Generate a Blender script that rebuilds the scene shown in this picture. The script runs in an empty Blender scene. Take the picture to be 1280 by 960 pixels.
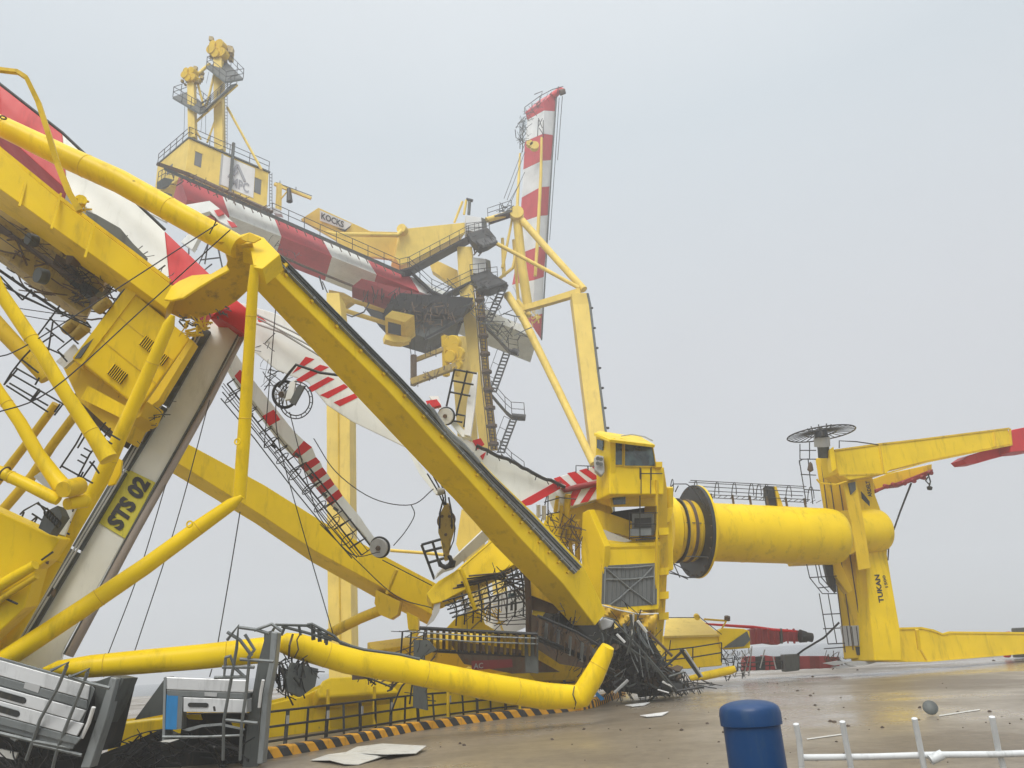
import bpy, math, random
from mathutils import Vector, Matrix, noise
R = math.radians
rnd = random.Random(7)
sc = bpy.context.scene
col = sc.collection

# ------------------------------------------------------------------ camera
EYE = Vector((0, 0, 1.9)); FOC = 960.0
PITCH, ROLL = R(19.5), R(3.5)
FW = Vector((0, math.cos(PITCH), math.sin(PITCH)))
_r0 = Vector((1, 0, 0)); _u0 = Vector((0, -math.sin(PITCH), math.cos(PITCH)))
RT = _r0 * math.cos(ROLL) - _u0 * math.sin(ROLL)
UP = _u0 * math.cos(ROLL) + _r0 * math.sin(ROLL)
cam_d = bpy.data.cameras.new('camera'); cam = bpy.data.objects.new('camera', cam_d); col.objects.link(cam)
cam_d.sensor_width = 36; cam_d.lens = 27; cam_d.clip_end = 3000; cam_d.clip_start = 0.05
m3 = Matrix((RT, UP, -FW)).transposed()
cam.matrix_world = Matrix.Translation(EYE) @ m3.to_4x4()
sc.camera = cam

# ------------------------------------------------------------------ sky, sun, exposure
SUN_EL, SUN_AZ = R(50), R(196)          # soft sun behind cloud, behind the camera's left shoulder
w = bpy.data.worlds.new('World'); sc.world = w; w.use_nodes = True
nt = w.node_tree; nt.nodes.clear()
def N(t, **k):
    n = nt.nodes.new(t)
    for a, b in k.items(): setattr(n, a, b)
    return n
tc = N('ShaderNodeTexCoord'); sep = N('ShaderNodeSeparateXYZ'); nt.links.new(tc.outputs['Generated'], sep.inputs[0])
rp = N('ShaderNodeValToRGB'); cr = rp.color_ramp
cr.elements[0].position = 0.0; cr.elements[0].color = (0.44, 0.438, 0.438, 1)
cr.elements[1].position = 1.0; cr.elements[1].color = (2.1, 2.1, 2.1, 1)
for p, c in ((0.10, (.447, .446, .45)), (0.35, (.468, .48, .495)), (0.60, (.475, .52, .55)), (0.78, (.60, .63, .65))):
    e = cr.elements.new(p); e.color = (*c, 1)
nt.links.new(sep.outputs['Z'], rp.inputs[0])
cl = N('ShaderNodeTexNoise'); cl.inputs['Scale'].default_value = 1.6; cl.inputs['Detail'].default_value = 3; cl.inputs['Roughness'].default_value = .45
nt.links.new(tc.outputs['Generated'], cl.inputs['Vector'])
mr = N('ShaderNodeMapRange'); mr.inputs[3].default_value = .90; mr.inputs[4].default_value = 1.10
nt.links.new(cl.outputs['Fac'], mr.inputs[0])
mu = N('ShaderNodeVectorMath', operation='SCALE'); nt.links.new(rp.outputs[0], mu.inputs[0]); nt.links.new(mr.outputs[0], mu.inputs['Scale'])
sky = N('ShaderNodeTexSky', sky_type='NISHITA'); sky.sun_disc = False; sky.sun_elevation = SUN_EL; sky.sun_rotation = SUN_AZ
sk2 = N('ShaderNodeVectorMath', operation='SCALE'); sk2.inputs['Scale'].default_value = 0.09; nt.links.new(sky.outputs[0], sk2.inputs[0])
mx = N('ShaderNodeMix', data_type='RGBA'); mx.inputs[0].default_value = 0.10
nt.links.new(mu.outputs[0], mx.inputs[6]); nt.links.new(sk2.outputs[0], mx.inputs[7])
bg = N('ShaderNodeBackground'); bg.inputs['Strength'].default_value = 1.0
out = N('ShaderNodeOutputWorld'); nt.links.new(mx.outputs[2], bg.inputs[0]); nt.links.new(bg.outputs[0], out.inputs[0])
sd = bpy.data.lights.new('sun', 'SUN'); sd.energy = 1.5; sd.angle = R(24); sd.color = (1, .96, .9)
so = bpy.data.objects.new('sun', sd); col.objects.link(so)
sdir = Vector((math.sin(SUN_AZ) * math.cos(SUN_EL), math.cos(SUN_AZ) * math.cos(SUN_EL), math.sin(SUN_EL)))
so.rotation_euler = (-sdir).to_track_quat('-Z', 'Y').to_euler(); so.location = (0, 0, 70)
sc.view_settings.view_transform = 'Standard'; sc.view_settings.look = 'None'
sc.view_settings.exposure = 0.55; sc.view_settings.gamma = 1
sc.cycles.max_bounces = 6; sc.cycles.diffuse_bounces = 3; sc.cycles.glossy_bounces = 3; sc.cycles.volume_bounces = 2
sc.cycles.use_denoising = True
HAZE_DENSITY = 0.0021

# ------------------------------------------------------------------ pixel of the photo -> point in the world
def ray(x, y): return FW + RT * ((x - 640) / FOC) - UP * ((y - 480) / FOC)
def P(x, y, d): return EYE + ray(x, y) * d                 # d metres along the view
def W(x, y, Y):                                            # on the upright plane Y metres ahead
    r = ray(x, y); return EYE + r * (Y / r.y)
def G(x, y, z=0.0):                                        # on the ground (or at height z)
    r = ray(x, y); return EYE + r * ((z - EYE.z) / r.z)
def dep(p): return (p - EYE).dot(FW)

# ------------------------------------------------------------------ materials
MAT = {}
def material(name, color, rough=.5, metal=0., grime=.35, grime_col=(.10, .08, .05), scale=1.2, streak=True, bump=.15, rust=0., spec=.5, coat=0., vary=.12):
    m = bpy.data.materials.new(name); m.use_nodes = True; t = m.node_tree; b = t.nodes['Principled BSDF']
    L = t.links.new
    def nn(k, **a):
        n = t.nodes.new(k)
        for q, v in a.items(): setattr(n, q, v)
        return n
    g = nn('ShaderNodeNewGeometry')
    mp = nn('ShaderNodeMapping'); mp.inputs['Scale'].default_value = (scale * 2.2, scale * 2.2, scale * .45) if streak else (scale,) * 3
    L(g.outputs['Position'], mp.inputs['Vector'])
    n1 = nn('ShaderNodeTexNoise'); n1.inputs['Scale'].default_value = 1.0; n1.inputs['Detail'].default_value = 7; n1.inputs['Roughness'].default_value = .68
    L(mp.outputs[0], n1.inputs['Vector'])
    n2 = nn('ShaderNodeTexNoise'); n2.inputs['Scale'].default_value = scale * .5; n2.inputs['Detail'].default_value = 4
    L(g.outputs['Position'], n2.inputs['Vector'])
    r1 = nn('ShaderNodeValToRGB'); r1.color_ramp.elements[0].position = .53; r1.color_ramp.elements[1].position = .70
    L(n1.outputs['Fac'], r1.inputs[0])
    mg = nn('ShaderNodeMath', operation='MULTIPLY'); mg.inputs[1].default_value = grime; L(r1.outputs[0], mg.inputs[0])
    # large patches a little lighter / darker
    mrg = nn('ShaderNodeMapRange'); mrg.inputs[1].default_value = .3; mrg.inputs[2].default_value = .7
    mrg.inputs[3].default_value = 1 - vary; mrg.inputs[4].default_value = 1 + vary * .5; L(n2.outputs['Fac'], mrg.inputs[0])
    sc_ = nn('ShaderNodeVectorMath', operation='SCALE'); sc_.inputs[0].default_value = color; L(mrg.outputs[0], sc_.inputs['Scale'])
    mix = nn('ShaderNodeMix', data_type='RGBA'); mix.inputs[7].default_value = (*grime_col, 1)
    L(mg.outputs[0], mix.inputs[0]); L(sc_.outputs[0], mix.inputs[6])
    last = mix.outputs[2]
    if rust > 0:
        n3 = nn('ShaderNodeTexNoise'); n3.inputs['Scale'].default_value = 5.5; n3.inputs['Detail'].default_value = 6; n3.inputs['Roughness'].default_value = .7
        L(g.outputs['Position'], n3.inputs['Vector'])
        r3 = nn('ShaderNodeValToRGB'); r3.color_ramp.elements[0].position = .72 - rust * .25; r3.color_ramp.elements[1].position = .80 - rust * .25
        L(n3.outputs['Fac'], r3.inputs[0])
        mm = nn('ShaderNodeMix', data_type='RGBA'); mm.inputs[7].default_value = (.13, .055, .02, 1); L(r3.outputs[0], mm.inputs[0]); L(last, mm.inputs[6]); last = mm.outputs[2]
    L(last, b.inputs['Base Color'])
    rr = nn('ShaderNodeMapRange'); rr.inputs[3].default_value = max(.05, rough - .12); rr.inputs[4].default_value = min(1, rough + .2)
    L(n1.outputs['Fac'], rr.inputs[0]); L(rr.outputs[0], b.inputs['Roughness'])
    b.inputs['Metallic'].default_value = metal; b.inputs['Specular IOR Level'].default_value = spec
    if coat: b.inputs['Coat Weight'].default_value = coat; b.inputs['Coat Roughness'].default_value = .12
    if bump:
        bp = nn('ShaderNodeBump'); bp.inputs['Strength'].default_value = bump; bp.inputs['Distance'].default_value = .05
        L(n2.outputs['Fac'], bp.inputs['Height']); L(bp.outputs[0], b.inputs['Normal'])
    MAT[name] = m; return m
material('yellow_paint', (.86, .60, .0), .36, spec=.22, grime=.45, grime_col=(.36, .24, .01), rust=.12, bump=.2)
material('aged_shade_yellow', (.72, .48, .01), .45, spec=.25, grime=.65, grime_col=(.17, .11, .02), rust=.25, bump=.3)  # worn yellow; also stands in for shade on the crushed joint box
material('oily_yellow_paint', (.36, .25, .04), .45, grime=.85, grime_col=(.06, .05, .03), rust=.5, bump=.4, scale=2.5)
material('haze_pale_yellow', (.80, .59, .12), .45, spec=.25, grime=.35, grime_col=(.40, .27, .07), rust=.05)  # yellow made paler to put distance haze into the standing crane's colour
material('white_paint', (.80, .82, .78), .4, grime=.35, grime_col=(.40, .41, .37), rust=.06)
material('clean_white_paint', (.74, .75, .74), .4, grime=.15, grime_col=(.45, .45, .42))
material('red_paint', (.60, .018, .022), .4, spec=.3, grime=.35, grime_col=(.20, .02, .03), rust=.05)
material('haze_pale_red', (.55, .06, .07), .45, grime=.3, grime_col=(.25, .05, .06), spec=.3)  # red made paler so the far stripes carry haze in their colour
material('dull_red_paint', (.30, .03, .035), .5, grime=.6, grime_col=(.08, .03, .03), rust=.2)
material('dark_steel', (.035, .037, .038), .45, .4, grime=.5, grime_col=(.09, .07, .05), rust=.15, scale=3)
material('galvanised_steel', (.24, .26, .26), .4, .35, grime=.6, grime_col=(.07, .07, .065), scale=3, rust=.05)
material('grey_green_steel', (.09, .10, .095), .5, .3, grime=.6, grime_col=(.03, .03, .03), scale=3)
material('rusty_steel', (.12, .085, .055), .7, .2, grime=.7, grime_col=(.05, .035, .025), scale=3, rust=.6)
material('pipe_brown', (.36, .31, .28), .45, .1, grime=.6, grime_col=(.13, .10, .08), scale=1.2)
material('aluminium', (.60, .615, .62), .33, .25, grime=.45, grime_col=(.22, .23, .23), scale=2.2)
material('aluminium_dark', (.16, .175, .175), .45, .3, grime=.5, grime_col=(.07, .08, .08), scale=2)
material('black_rubber', (.018, .018, .018), .6, grime=.3, bump=.3, scale=4)
material('rope_steel', (.03, .03, .032), .5, .3, grime=.2)
material('sign_yellow', (.62, .56, .04), .5, grime=.5, grime_col=(.30, .30, .04), scale=4)
material('black_paint', (.018, .018, .02), .45, grime=.25, grime_col=(.10, .09, .07), scale=3)
material('orange_paint', (.82, .40, .02), .6, grime=.65, grime_col=(.20, .11, .03), scale=3)
material('kerb_black', (.035, .035, .035), .6, grime=.6, grime_col=(.12, .10, .08), scale=3)
material('kerb_concrete', (.22, .19, .15), .7, grime=.6, grime_col=(.09, .07, .05), scale=2, streak=False, bump=.5)
material('blue_plastic', (.003, .042, .14), .4, grime=.6, grime_col=(.03, .07, .12), scale=9, bump=.12)
material('blue_sign', (.01, .19, .45), .4, grime=.3, grime_col=(.02, .08, .2), scale=5)
material('fence_white', (.66, .68, .68), .4, grime=.5, grime_col=(.25, .26, .26), scale=14, rust=.1)
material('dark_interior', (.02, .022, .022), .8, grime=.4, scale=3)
material('mesh_grey', (.14, .15, .15), .6, .1, grime=.6, grime_col=(.06, .06, .06), scale=3)
material('board_white', (.62, .62, .58), .35, grime=.6, grime_col=(.30, .27, .22), scale=3, streak=False)
material('tarp_yellow', (.72, .46, .03), .4, grime=.7, grime_col=(.28, .18, .03), scale=3, bump=.8)
material('debris_brown', (.07, .05, .035), .8, grime=.5, scale=6)
material('light_grey_sheet', (.40, .41, .41), .45, grime=.4, grime_col=(.2, .2, .2), scale=2)
material('maroon_paint', (.20, .02, .02), .5, grime=.4, scale=3)
material('grey_letter', (.36, .37, .40), .5, grime=.3, scale=3)
# window glass
mgl = bpy.data.materials.new('window_glass'); mgl.use_nodes = True; b = mgl.node_tree.nodes['Principled BSDF']
b.inputs['Base Color'].default_value = (.02, .05, .05, 1); b.inputs['Roughness'].default_value = .06; b.inputs['Specular IOR Level'].default_value = .8
_n = mgl.node_tree.nodes.new('ShaderNodeTexNoise'); _n.inputs['Scale'].default_value = 2.5; _n.inputs['Detail'].default_value = 5
_g = mgl.node_tree.nodes.new('ShaderNodeNewGeometry'); mgl.node_tree.links.new(_g.outputs['Position'], _n.inputs['Vector'])
_r = mgl.node_tree.nodes.new('ShaderNodeValToRGB'); _r.color_ramp.elements[0].color = (.008, .02, .022, 1); _r.color_ramp.elements[0].position = .4
_r.color_ramp.elements[1].color = (.06, .12, .12, 1); _r.color_ramp.elements[1].position = .7
mgl.node_tree.links.new(_n.outputs['Fac'], _r.inputs[0]); mgl.node_tree.links.new(_r.outputs[0], b.inputs['Base Color'])
MAT['window_glass'] = mgl

# wet quay concrete
mq = bpy.data.materials.new('wet_concrete'); mq.use_nodes = True; t = mq.node_tree; b = t.nodes['Principled BSDF']
def q(k, **a):
    n = t.nodes.new(k)
    for x_, v in a.items(): setattr(n, x_, v)
    return n
g = q('ShaderNodeNewGeometry')
mp = q('ShaderNodeMapping'); mp.inputs['Scale'].default_value = (.12, .12, 1); mp.inputs['Rotation'].default_value = (0, 0, R(-8)); t.links.new(g.outputs['Position'], mp.inputs[0])
na = q('ShaderNodeTexNoise'); na.inputs['Scale'].default_value = 1.0; na.inputs['Detail'].default_value = 8; na.inputs['Roughness'].default_value = .62; t.links.new(mp.outputs[0], na.inputs[0])
nb = q('ShaderNodeTexNoise'); nb.inputs['Scale'].default_value = 5; nb.inputs['Detail'].default_value = 8; nb.inputs['Roughness'].default_value = .75; t.links.new(g.outputs['Position'], nb.inputs[0])
ra = q('ShaderNodeValToRGB'); ra.color_ramp.elements[0].position = .36; ra.color_ramp.elements[0].color = (.14, .11, .073, 1)
ra.color_ramp.elements[1].position = .66; ra.color_ramp.elements[1].color = (.35, .30, .23, 1); t.links.new(na.outputs['Fac'], ra.inputs[0])
rb = q('ShaderNodeMapRange'); rb.inputs[1].default_value = .3; rb.inputs[2].default_value = .7; rb.inputs[3].default_value = .68; rb.inputs[4].default_value = 1.25; t.links.new(nb.outputs['Fac'], rb.inputs[0])
vs = q('ShaderNodeVectorMath', operation='SCALE'); t.links.new(ra.outputs[0], vs.inputs[0]); t.links.new(rb.outputs[0], vs.inputs['Scale']); t.links.new(vs.outputs[0], b.inputs['Base Color'])
rc = q('ShaderNodeMapRange'); rc.inputs[1].default_value = .40; rc.inputs[2].default_value = .60; rc.inputs[3].default_value = .50; rc.inputs[4].default_value = .17; t.links.new(na.outputs['Fac'], rc.inputs[0]); t.links.new(rc.outputs[0], b.inputs['Roughness'])
bp = q('ShaderNodeBump'); bp.inputs['Strength'].default_value = .45; bp.inputs['Distance'].default_value = .012; t.links.new(nb.outputs['Fac'], bp.inputs['Height']); t.links.new(bp.outputs[0], b.inputs['Normal'])
b.inputs['Specular IOR Level'].default_value = .5
MAT['wet_concrete'] = mq
mw = bpy.data.materials.new('sea_water'); mw.use_nodes = True; t = mw.node_tree; b = t.nodes['Principled BSDF']
b.inputs['Base Color'].default_value = (.05, .06, .06, 1); b.inputs['Roughness'].default_value = .25
g = q('ShaderNodeNewGeometry'); na = q('ShaderNodeTexNoise'); na.inputs['Scale'].default_value = .9; na.inputs['Detail'].default_value = 5; t.links.new(g.outputs['Position'], na.inputs[0])
bp = q('ShaderNodeBump'); bp.inputs['Strength'].default_value = .6; bp.inputs['Distance'].default_value = .2; t.links.new(na.outputs['Fac'], bp.inputs['Height']); t.links.new(bp.outputs[0], b.inputs['Normal'])
MAT['sea_water'] = mw

# ------------------------------------------------------------------ mesh builders
WL = {}
class MB:
    def __init__(s): s.v = []; s.f = []; s.sm = []
    def add(s, vs, fs, smooth=False):
        o = len(s.v); s.v += [Vector(v) for v in vs]
        for f in fs: s.f.append([i + o for i in f]); s.sm.append(smooth)
    def hexa(s, a, b):            # two quads a[4], b[4]
        s.add(list(a) + list(b), [(3, 2, 1, 0), (4, 5, 6, 7), (0, 1, 5, 4), (1, 2, 6, 5), (2, 3, 7, 6), (3, 0, 4, 7)])
    def box(s, o, x, y, z):       # corner and the three neighbour corners
        X, Y_, Z = x - o, y - o, z - o
        s.hexa((o, o + X, o + X + Y_, o + Y_), (o + Z, o + X + Z, o + X + Y_ + Z, o + Y_ + Z))
    def prism(s, pts, vec):
        n = len(pts); s.add(list(pts) + [p + vec for p in pts], [tuple(range(n))[::-1], tuple(range(n, 2 * n))] + [(i, (i + 1) % n, n + (i + 1) % n, n + i) for i in range(n)])
    def loft(s, rings, cap=True, smooth=False, closed=True):
        n = len(rings[0]); o = len(s.v)
        for r in rings: s.v += [Vector(v) for v in r]
        for k in range(len(rings) - 1):
            for i in range(n if closed else n - 1):
                a = o + k * n + i; b_ = o + k * n + (i + 1) % n
                s.f.append([a, b_, b_ + n, a + n]); s.sm.append(smooth)
        if cap:
            s.f.append([o + i for i in range(n)][::-1]); s.sm.append(False)
            e = o + (len(rings) - 1) * n; s.f.append([e + i for i in range(n)]); s.sm.append(False)
    def tube(s, pts, rad, n=10, smooth=True, squash=1.0):
        pts = [Vector(p) for p in pts]
        if not isinstance(rad, (list, tuple)): rad = [rad] * len(pts)
        d0 = (pts[1] - pts[0]).normalized()
        u = d0.orthogonal().normalized() if abs(d0.z) > .95 else d0.cross(Vector((0, 0, 1))).normalized()
        rings = []
        for i, p in enumerate(pts):
            d1 = (pts[i] - pts[i - 1]).normalized() if i else d0
            d2 = (pts[i + 1] - pts[i]).normalized() if i < len(pts) - 1 else d1
            dd = (d1 + d2); dd = dd.normalized() if dd.length > 1e-6 else d2
            u = (u - dd * u.dot(dd)).normalized(); v = dd.cross(u)
            k = 1 / max(.5, dd.dot(d2))
            k = min(k, 1.3)
            rings.append([p + u * (math.cos(a) * rad[i] * (k if False else 1)) + v * (math.sin(a) * rad[i] * squash) for a in [2 * math.pi * j / n + (math.pi / 4 if n == 4 else 0) for j in range(n)]])
        s.loft(rings, True, smooth and n > 4)
    def lathe(s, o, axis, prof, n=32, smooth=True):
        axis = axis.normalized(); u = axis.orthogonal().normalized(); v = axis.cross(u)
        s.loft([[o + axis * tt + (u * math.cos(2 * math.pi * j / n) + v * math.sin(2 * math.pi * j / n)) * rr for j in range(n)] for tt, rr in prof], True, smooth)
    def ring(s, c, axis, r, rt, n=28, m=6):
        axis = axis.normalized(); u = axis.orthogonal().normalized(); v = axis.cross(u); rings = []
        for i in range(n + 1):
            a = 2 * math.pi * i / n; e = u * math.cos(a) + v * math.sin(a)
            rings.append([c + e * (r + rt * math.cos(b_)) + axis * (rt * math.sin(b_)) for b_ in [2 * math.pi * j / m for j in range(m)]])
        s.loft(rings, False, True)
    def build(s, name, mat, parent=None, bevel=0, kind=None, label=None):
        cen = sum(s.v, Vector()) / len(s.v) if parent is not None else Vector()
        base = WL[parent.name] if parent is not None else Vector()
        me = bpy.data.meshes.new(name); me.from_pydata([v - cen for v in s.v], [], s.f); me.update()
        me.polygons.foreach_set('use_smooth', s.sm)
        me.materials.append(MAT[mat])
        import bmesh
        bm = bmesh.new(); bm.from_mesh(me); bmesh.ops.recalc_face_normals(bm, faces=bm.faces); bm.to_mesh(me); bm.free()
        if any(s.sm):
            me.set_sharp_from_angle(angle=R(50))
        o = bpy.data.objects.new(name, me); col.objects.link(o)
        if parent is not None: o.parent = parent
        o.location = cen - base; WL[o.name] = cen
        if bevel:
            md = o.modifiers.new('bevel', 'BEVEL'); md.width = bevel; md.segments = 2; md.limit_method = 'ANGLE'; md.angle_limit = R(40)
        if kind: o['kind'] = kind
        if label: o['label'] = label
        return o

def tag(o, label, cat, group=None, kind=None):
    o['label'] = label
    if cat: o['category'] = cat
    if group: o['group'] = group
    if kind: o['kind'] = kind
    return o
def thing(name, label, cat, loc, group=None):
    o = bpy.data.objects.new(name, None); col.objects.link(o); o.location = loc; o.empty_display_size = .5
    WL[o.name] = Vector(loc); return tag(o, label, cat, group)
def struct(o): o['kind'] = 'structure'; return o

def plane_fn(a):               # three (x, y, d): depth over that plane
    (x1, y1, d1), (x2, y2, d2), (x3, y3, d3) = a
    m = Matrix(((x1, y1, 1), (x2, y2, 1), (x3, y3, 1)))
    k = m.inverted() @ Vector((1 / d1, 1 / d2, 1 / d3))
    return lambda x, y: P(x, y, 1 / (k[0] * x + k[1] * y + k[2]))
def flatd(d):                  # an upright face, d metres away at the middle of the outline it gets
    f = lambda x, y: P(x, y, d)
    f.upright = d
    return f
def nr(f, k):                  # the same outline, k metres nearer
    def g_(x, y): p = f(x, y); return EYE + (p - EYE) * (1 - k / dep(p))
    return g_
def vert(a, b_):               # upright plane through two points
    p0, p1 = P(*a), P(*b_); n_ = (p1 - p0).cross(Vector((0, 0, 1)))
    def f(x, y): r = ray(x, y); return EYE + r * ((p0 - EYE).dot(n_) / r.dot(n_))
    return f
def away(pts):
    n = (pts[1] - pts[0]).cross(pts[2] - pts[0])
    for i in range(2, len(pts) - 1):
        n2 = (pts[i] - pts[0]).cross(pts[i + 1] - pts[0])
        n = n + (n2 if n2.dot(n) > 0 else -n2)
    n.normalize()
    return n if n.dot(pts[0] - EYE) > 0 else -n

def tube(par, name, mat, pts, n=20, label=None, squash=1.0):       # pts (x, y, d, width in px)
    pts = list(pts)
    for e_, i_ in ((0, 1), (-1, -2)):
        a, b_ = pts[e_], pts[i_]
        if a[0] < -5:
            k = 170 / max(20, b_[0] - a[0]); q_ = tuple(a[j] + (a[j] - b_[j]) * k * (1 if j < 2 else .3) for j in range(3)) + (a[3],); pts = [q_] + pts if e_ == 0 else pts + [q_]
    m = MB(); m.tube([P(x, y, d) for x, y, d, w_ in pts], [max(.004, w_ * .5 * d / FOC) for x, y, d, w_ in pts], n, squash=squash)
    if n >= 22: seams(par, pts)
    return m.build(name, mat, par, label=label)
def seams(par, pts, every=2.6, mat='aged_shade_yellow'):
    pp = [P(x, y, d) for x, y, d, _ in pts]; s0 = 1.3
    for i in range(len(pp) - 1):
        a, b_ = pp[i], pp[i + 1]; L_ = (b_ - a).length
        while s0 < L_:
            t_ = s0 / L_; r_ = lerp(pts[i][3] * pts[i][2], pts[i + 1][3] * pts[i + 1][2], t_) * .5 / FOC
            m = MB(); m.ring(lerp(a, b_, t_), b_ - a, r_ - .004, .014, 24, 5); m.build('weld_seam', mat, par); s0 += every
        s0 -= L_
def plate(par, name, mat, fn, poly, t=.1, proud=0., bevel=0, label=None, vr=False):
    if hasattr(fn, 'upright'):
        cx, cy = sum(p[0] for p in poly) / len(poly), sum(p[1] for p in poly) / len(poly); Y0 = P(cx, cy, fn.upright).y
        fn = lambda x, y: W(x, y, Y0)
    pts = [fn(x, y) for x, y in poly]; nrm = away(pts)
    if vr: nrm = (sum(pts, Vector()) / len(pts) - EYE).normalized()
    m = MB(); m.prism([p - nrm * proud for p in pts], nrm * t)
    return m.build(name, mat, par, bevel=bevel, label=label)
def sec(A, B, C_, d, mm=1.0):          # one square corner section of a beam: B is the near ridge
    b_ = P(*B, d); a2 = Vector((A[0] - B[0], A[1] - B[1])) * d / FOC; c2 = Vector((C_[0] - B[0], C_[1] - B[1])) * d / FOC
    k = math.sqrt(max(-a2.dot(c2) / (a2.length * c2.length + 1e-9), .04))
    a = P(*A, d + a2.length * k / mm); c = P(*C_, d + c2.length * k * mm)
    return [b_, a, a + c - b_, c]
def beam(par, name, mat, secs, bevel=.02, label=None, mm=.5):     # secs: list of (A, B, C, d)
    a, b_ = secs[0], secs[1]
    if a[1][0] < -5:
        k = 180 / (b_[1][0] - a[1][0]); ex = lambda u, v: (u[0] + (u[0] - v[0]) * k, u[1] + (u[1] - v[1]) * k); secs = [(ex(a[0], b_[0]), ex(a[1], b_[1]), ex(a[2], b_[2]), a[3])] + list(secs)
    m = MB(); m.loft([sec(*s_, mm) for s_ in secs]); return m.build(name, mat, par, bevel=bevel, label=label)
def smooth(pts, k=6):
    if len(pts) < 3: return pts
    q_ = [pts[0] * 2 - pts[1]] + pts + [pts[-1] * 2 - pts[-2]]; o_ = []
    for i in range(1, len(q_) - 2):
        a, b_, c_, e = q_[i - 1], q_[i], q_[i + 1], q_[i + 2]
        for j in range(k):
            t_ = j / k; o_.append(((b_ * 2) + (c_ - a) * t_ + (a * 2 - b_ * 5 + c_ * 4 - e) * t_ ** 2 + (b_ * 3 - a - c_ * 3 + e) * t_ ** 3) * .5)
    return o_ + [pts[-1]]
def wires(par, name, mat, lines, d, r=.012, n=5):          # each polyline one object
    out_ = []
    for ln in lines:
        pp = [P(p[0], p[1], p[2] if len(p) > 2 else d) for p in ln]
        if 'rope' in name or 'wire' in name: pp = smooth(pp)
        m = MB(); m.tube(pp, r, n); out_.append(m.build(name, mat, par))
    return out_
def wires1(par, name, mat, lines, d, r=.012, n=5, kind=None):         # joined into one part
    m = MB()
    for ln in lines: m.tube([P(p[0], p[1], p[2] if len(p) > 2 else d) for p in ln], r, n)
    return m.build(name, mat, par, kind=kind)
def lerp(a, b, t): return a + (b - a) * t
def railing(par, mat, pts, h, r=.03, step=1.6, mids=1, name='railing', split=False):    # pts world, h vector
    m = MB(); n = 5
    for k in range(mids + 1): m.tube([p + h * (1 - k / (mids + 1)) for p in pts], r, n)
    posts = []
    for a, b_ in zip(pts, pts[1:]):
        c = max(1, round((b_ - a).length / step))
        for i in range(c + (b_ is pts[-1])): posts.append(lerp(a, b_, i / c))
    if not split:
        for p in posts: m.tube([p, p + h], r, n)
        return m.build(name, mat, par)
    o = m.build(name, mat, par)
    for p in posts:
        mm = MB(); mm.tube([p, p + h], r * 1.1, n); mm.build('post', mat, o)
    return o
def ladder(par, mat, a0, a1, wv, step=.3, r=.025, hoops=0, hv=None, name='ladder', hr=.02):
    m = MB(); m.tube([a0, a1], r, 5); m.tube([a0 + wv, a1 + wv], r, 5)
    L_ = (a1 - a0).length; c = max(2, int(L_ / step))
    for i in range(c + 1):
        p = lerp(a0, a1, i / c); m.tube([p, p + wv], r * .7, 4)
    if hoops and hv is not None:
        for i in range(hoops):
            p = lerp(a0, a1, (i + .5) / hoops) + wv * .5; ww = wv.length * .5; u = wv.normalized()
            m.tube([p + u * (-math.cos(t_)) * ww * 1.25 + hv * math.sin(t_) for t_ in [math.pi * j / 10 for j in range(11)]], hr, 4)
        for s_ in (.2, .5, .8):
            off = -wv.normalized() * math.cos(math.pi * s_) * wv.length * .62 + hv * math.sin(math.pi * s_) + wv * .5
            m.tube([a0 + off, a1 + off], hr * .8, 4)
    return m.build(name, mat, par)
def text(par, name, s, mat, O, X, U, bold=.0, extrude=.006, proud=.01, squeeze=None):
    cu = bpy.data.curves.new(name, 'FONT'); cu.body = s; cu.extrude = 0.0; cu.offset = bold; cu.resolution_u = 3
    tmp = bpy.data.objects.new('tmp_text', cu); col.objects.link(tmp)
    dg = bpy.context.evaluated_depsgraph_get(); me = bpy.data.meshes.new_from_object(tmp.evaluated_get(dg))
    bpy.data.objects.remove(tmp)
    xs = [v.co.x for v in me.vertices]; ys = [v.co.y for v in me.vertices]; x0, x1, y0, y1 = min(xs), max(xs), min(ys), max(ys)
    ex, ey = X - O, U - O; nrm = ex.cross(ey).normalized()
    if nrm.dot(EYE - O) < 0: nrm = -nrm
    m = MB(); m.v = [O + ex * ((v.co.x - x0) / (x1 - x0)) + ey * ((v.co.y - y0) / (y1 - y0)) + nrm * proud for v in me.vertices]
    m.f = [list(p.vertices) for p in me.polygons]; m.sm = [False] * len(m.f)
    return m.build(name, mat, par)
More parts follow.
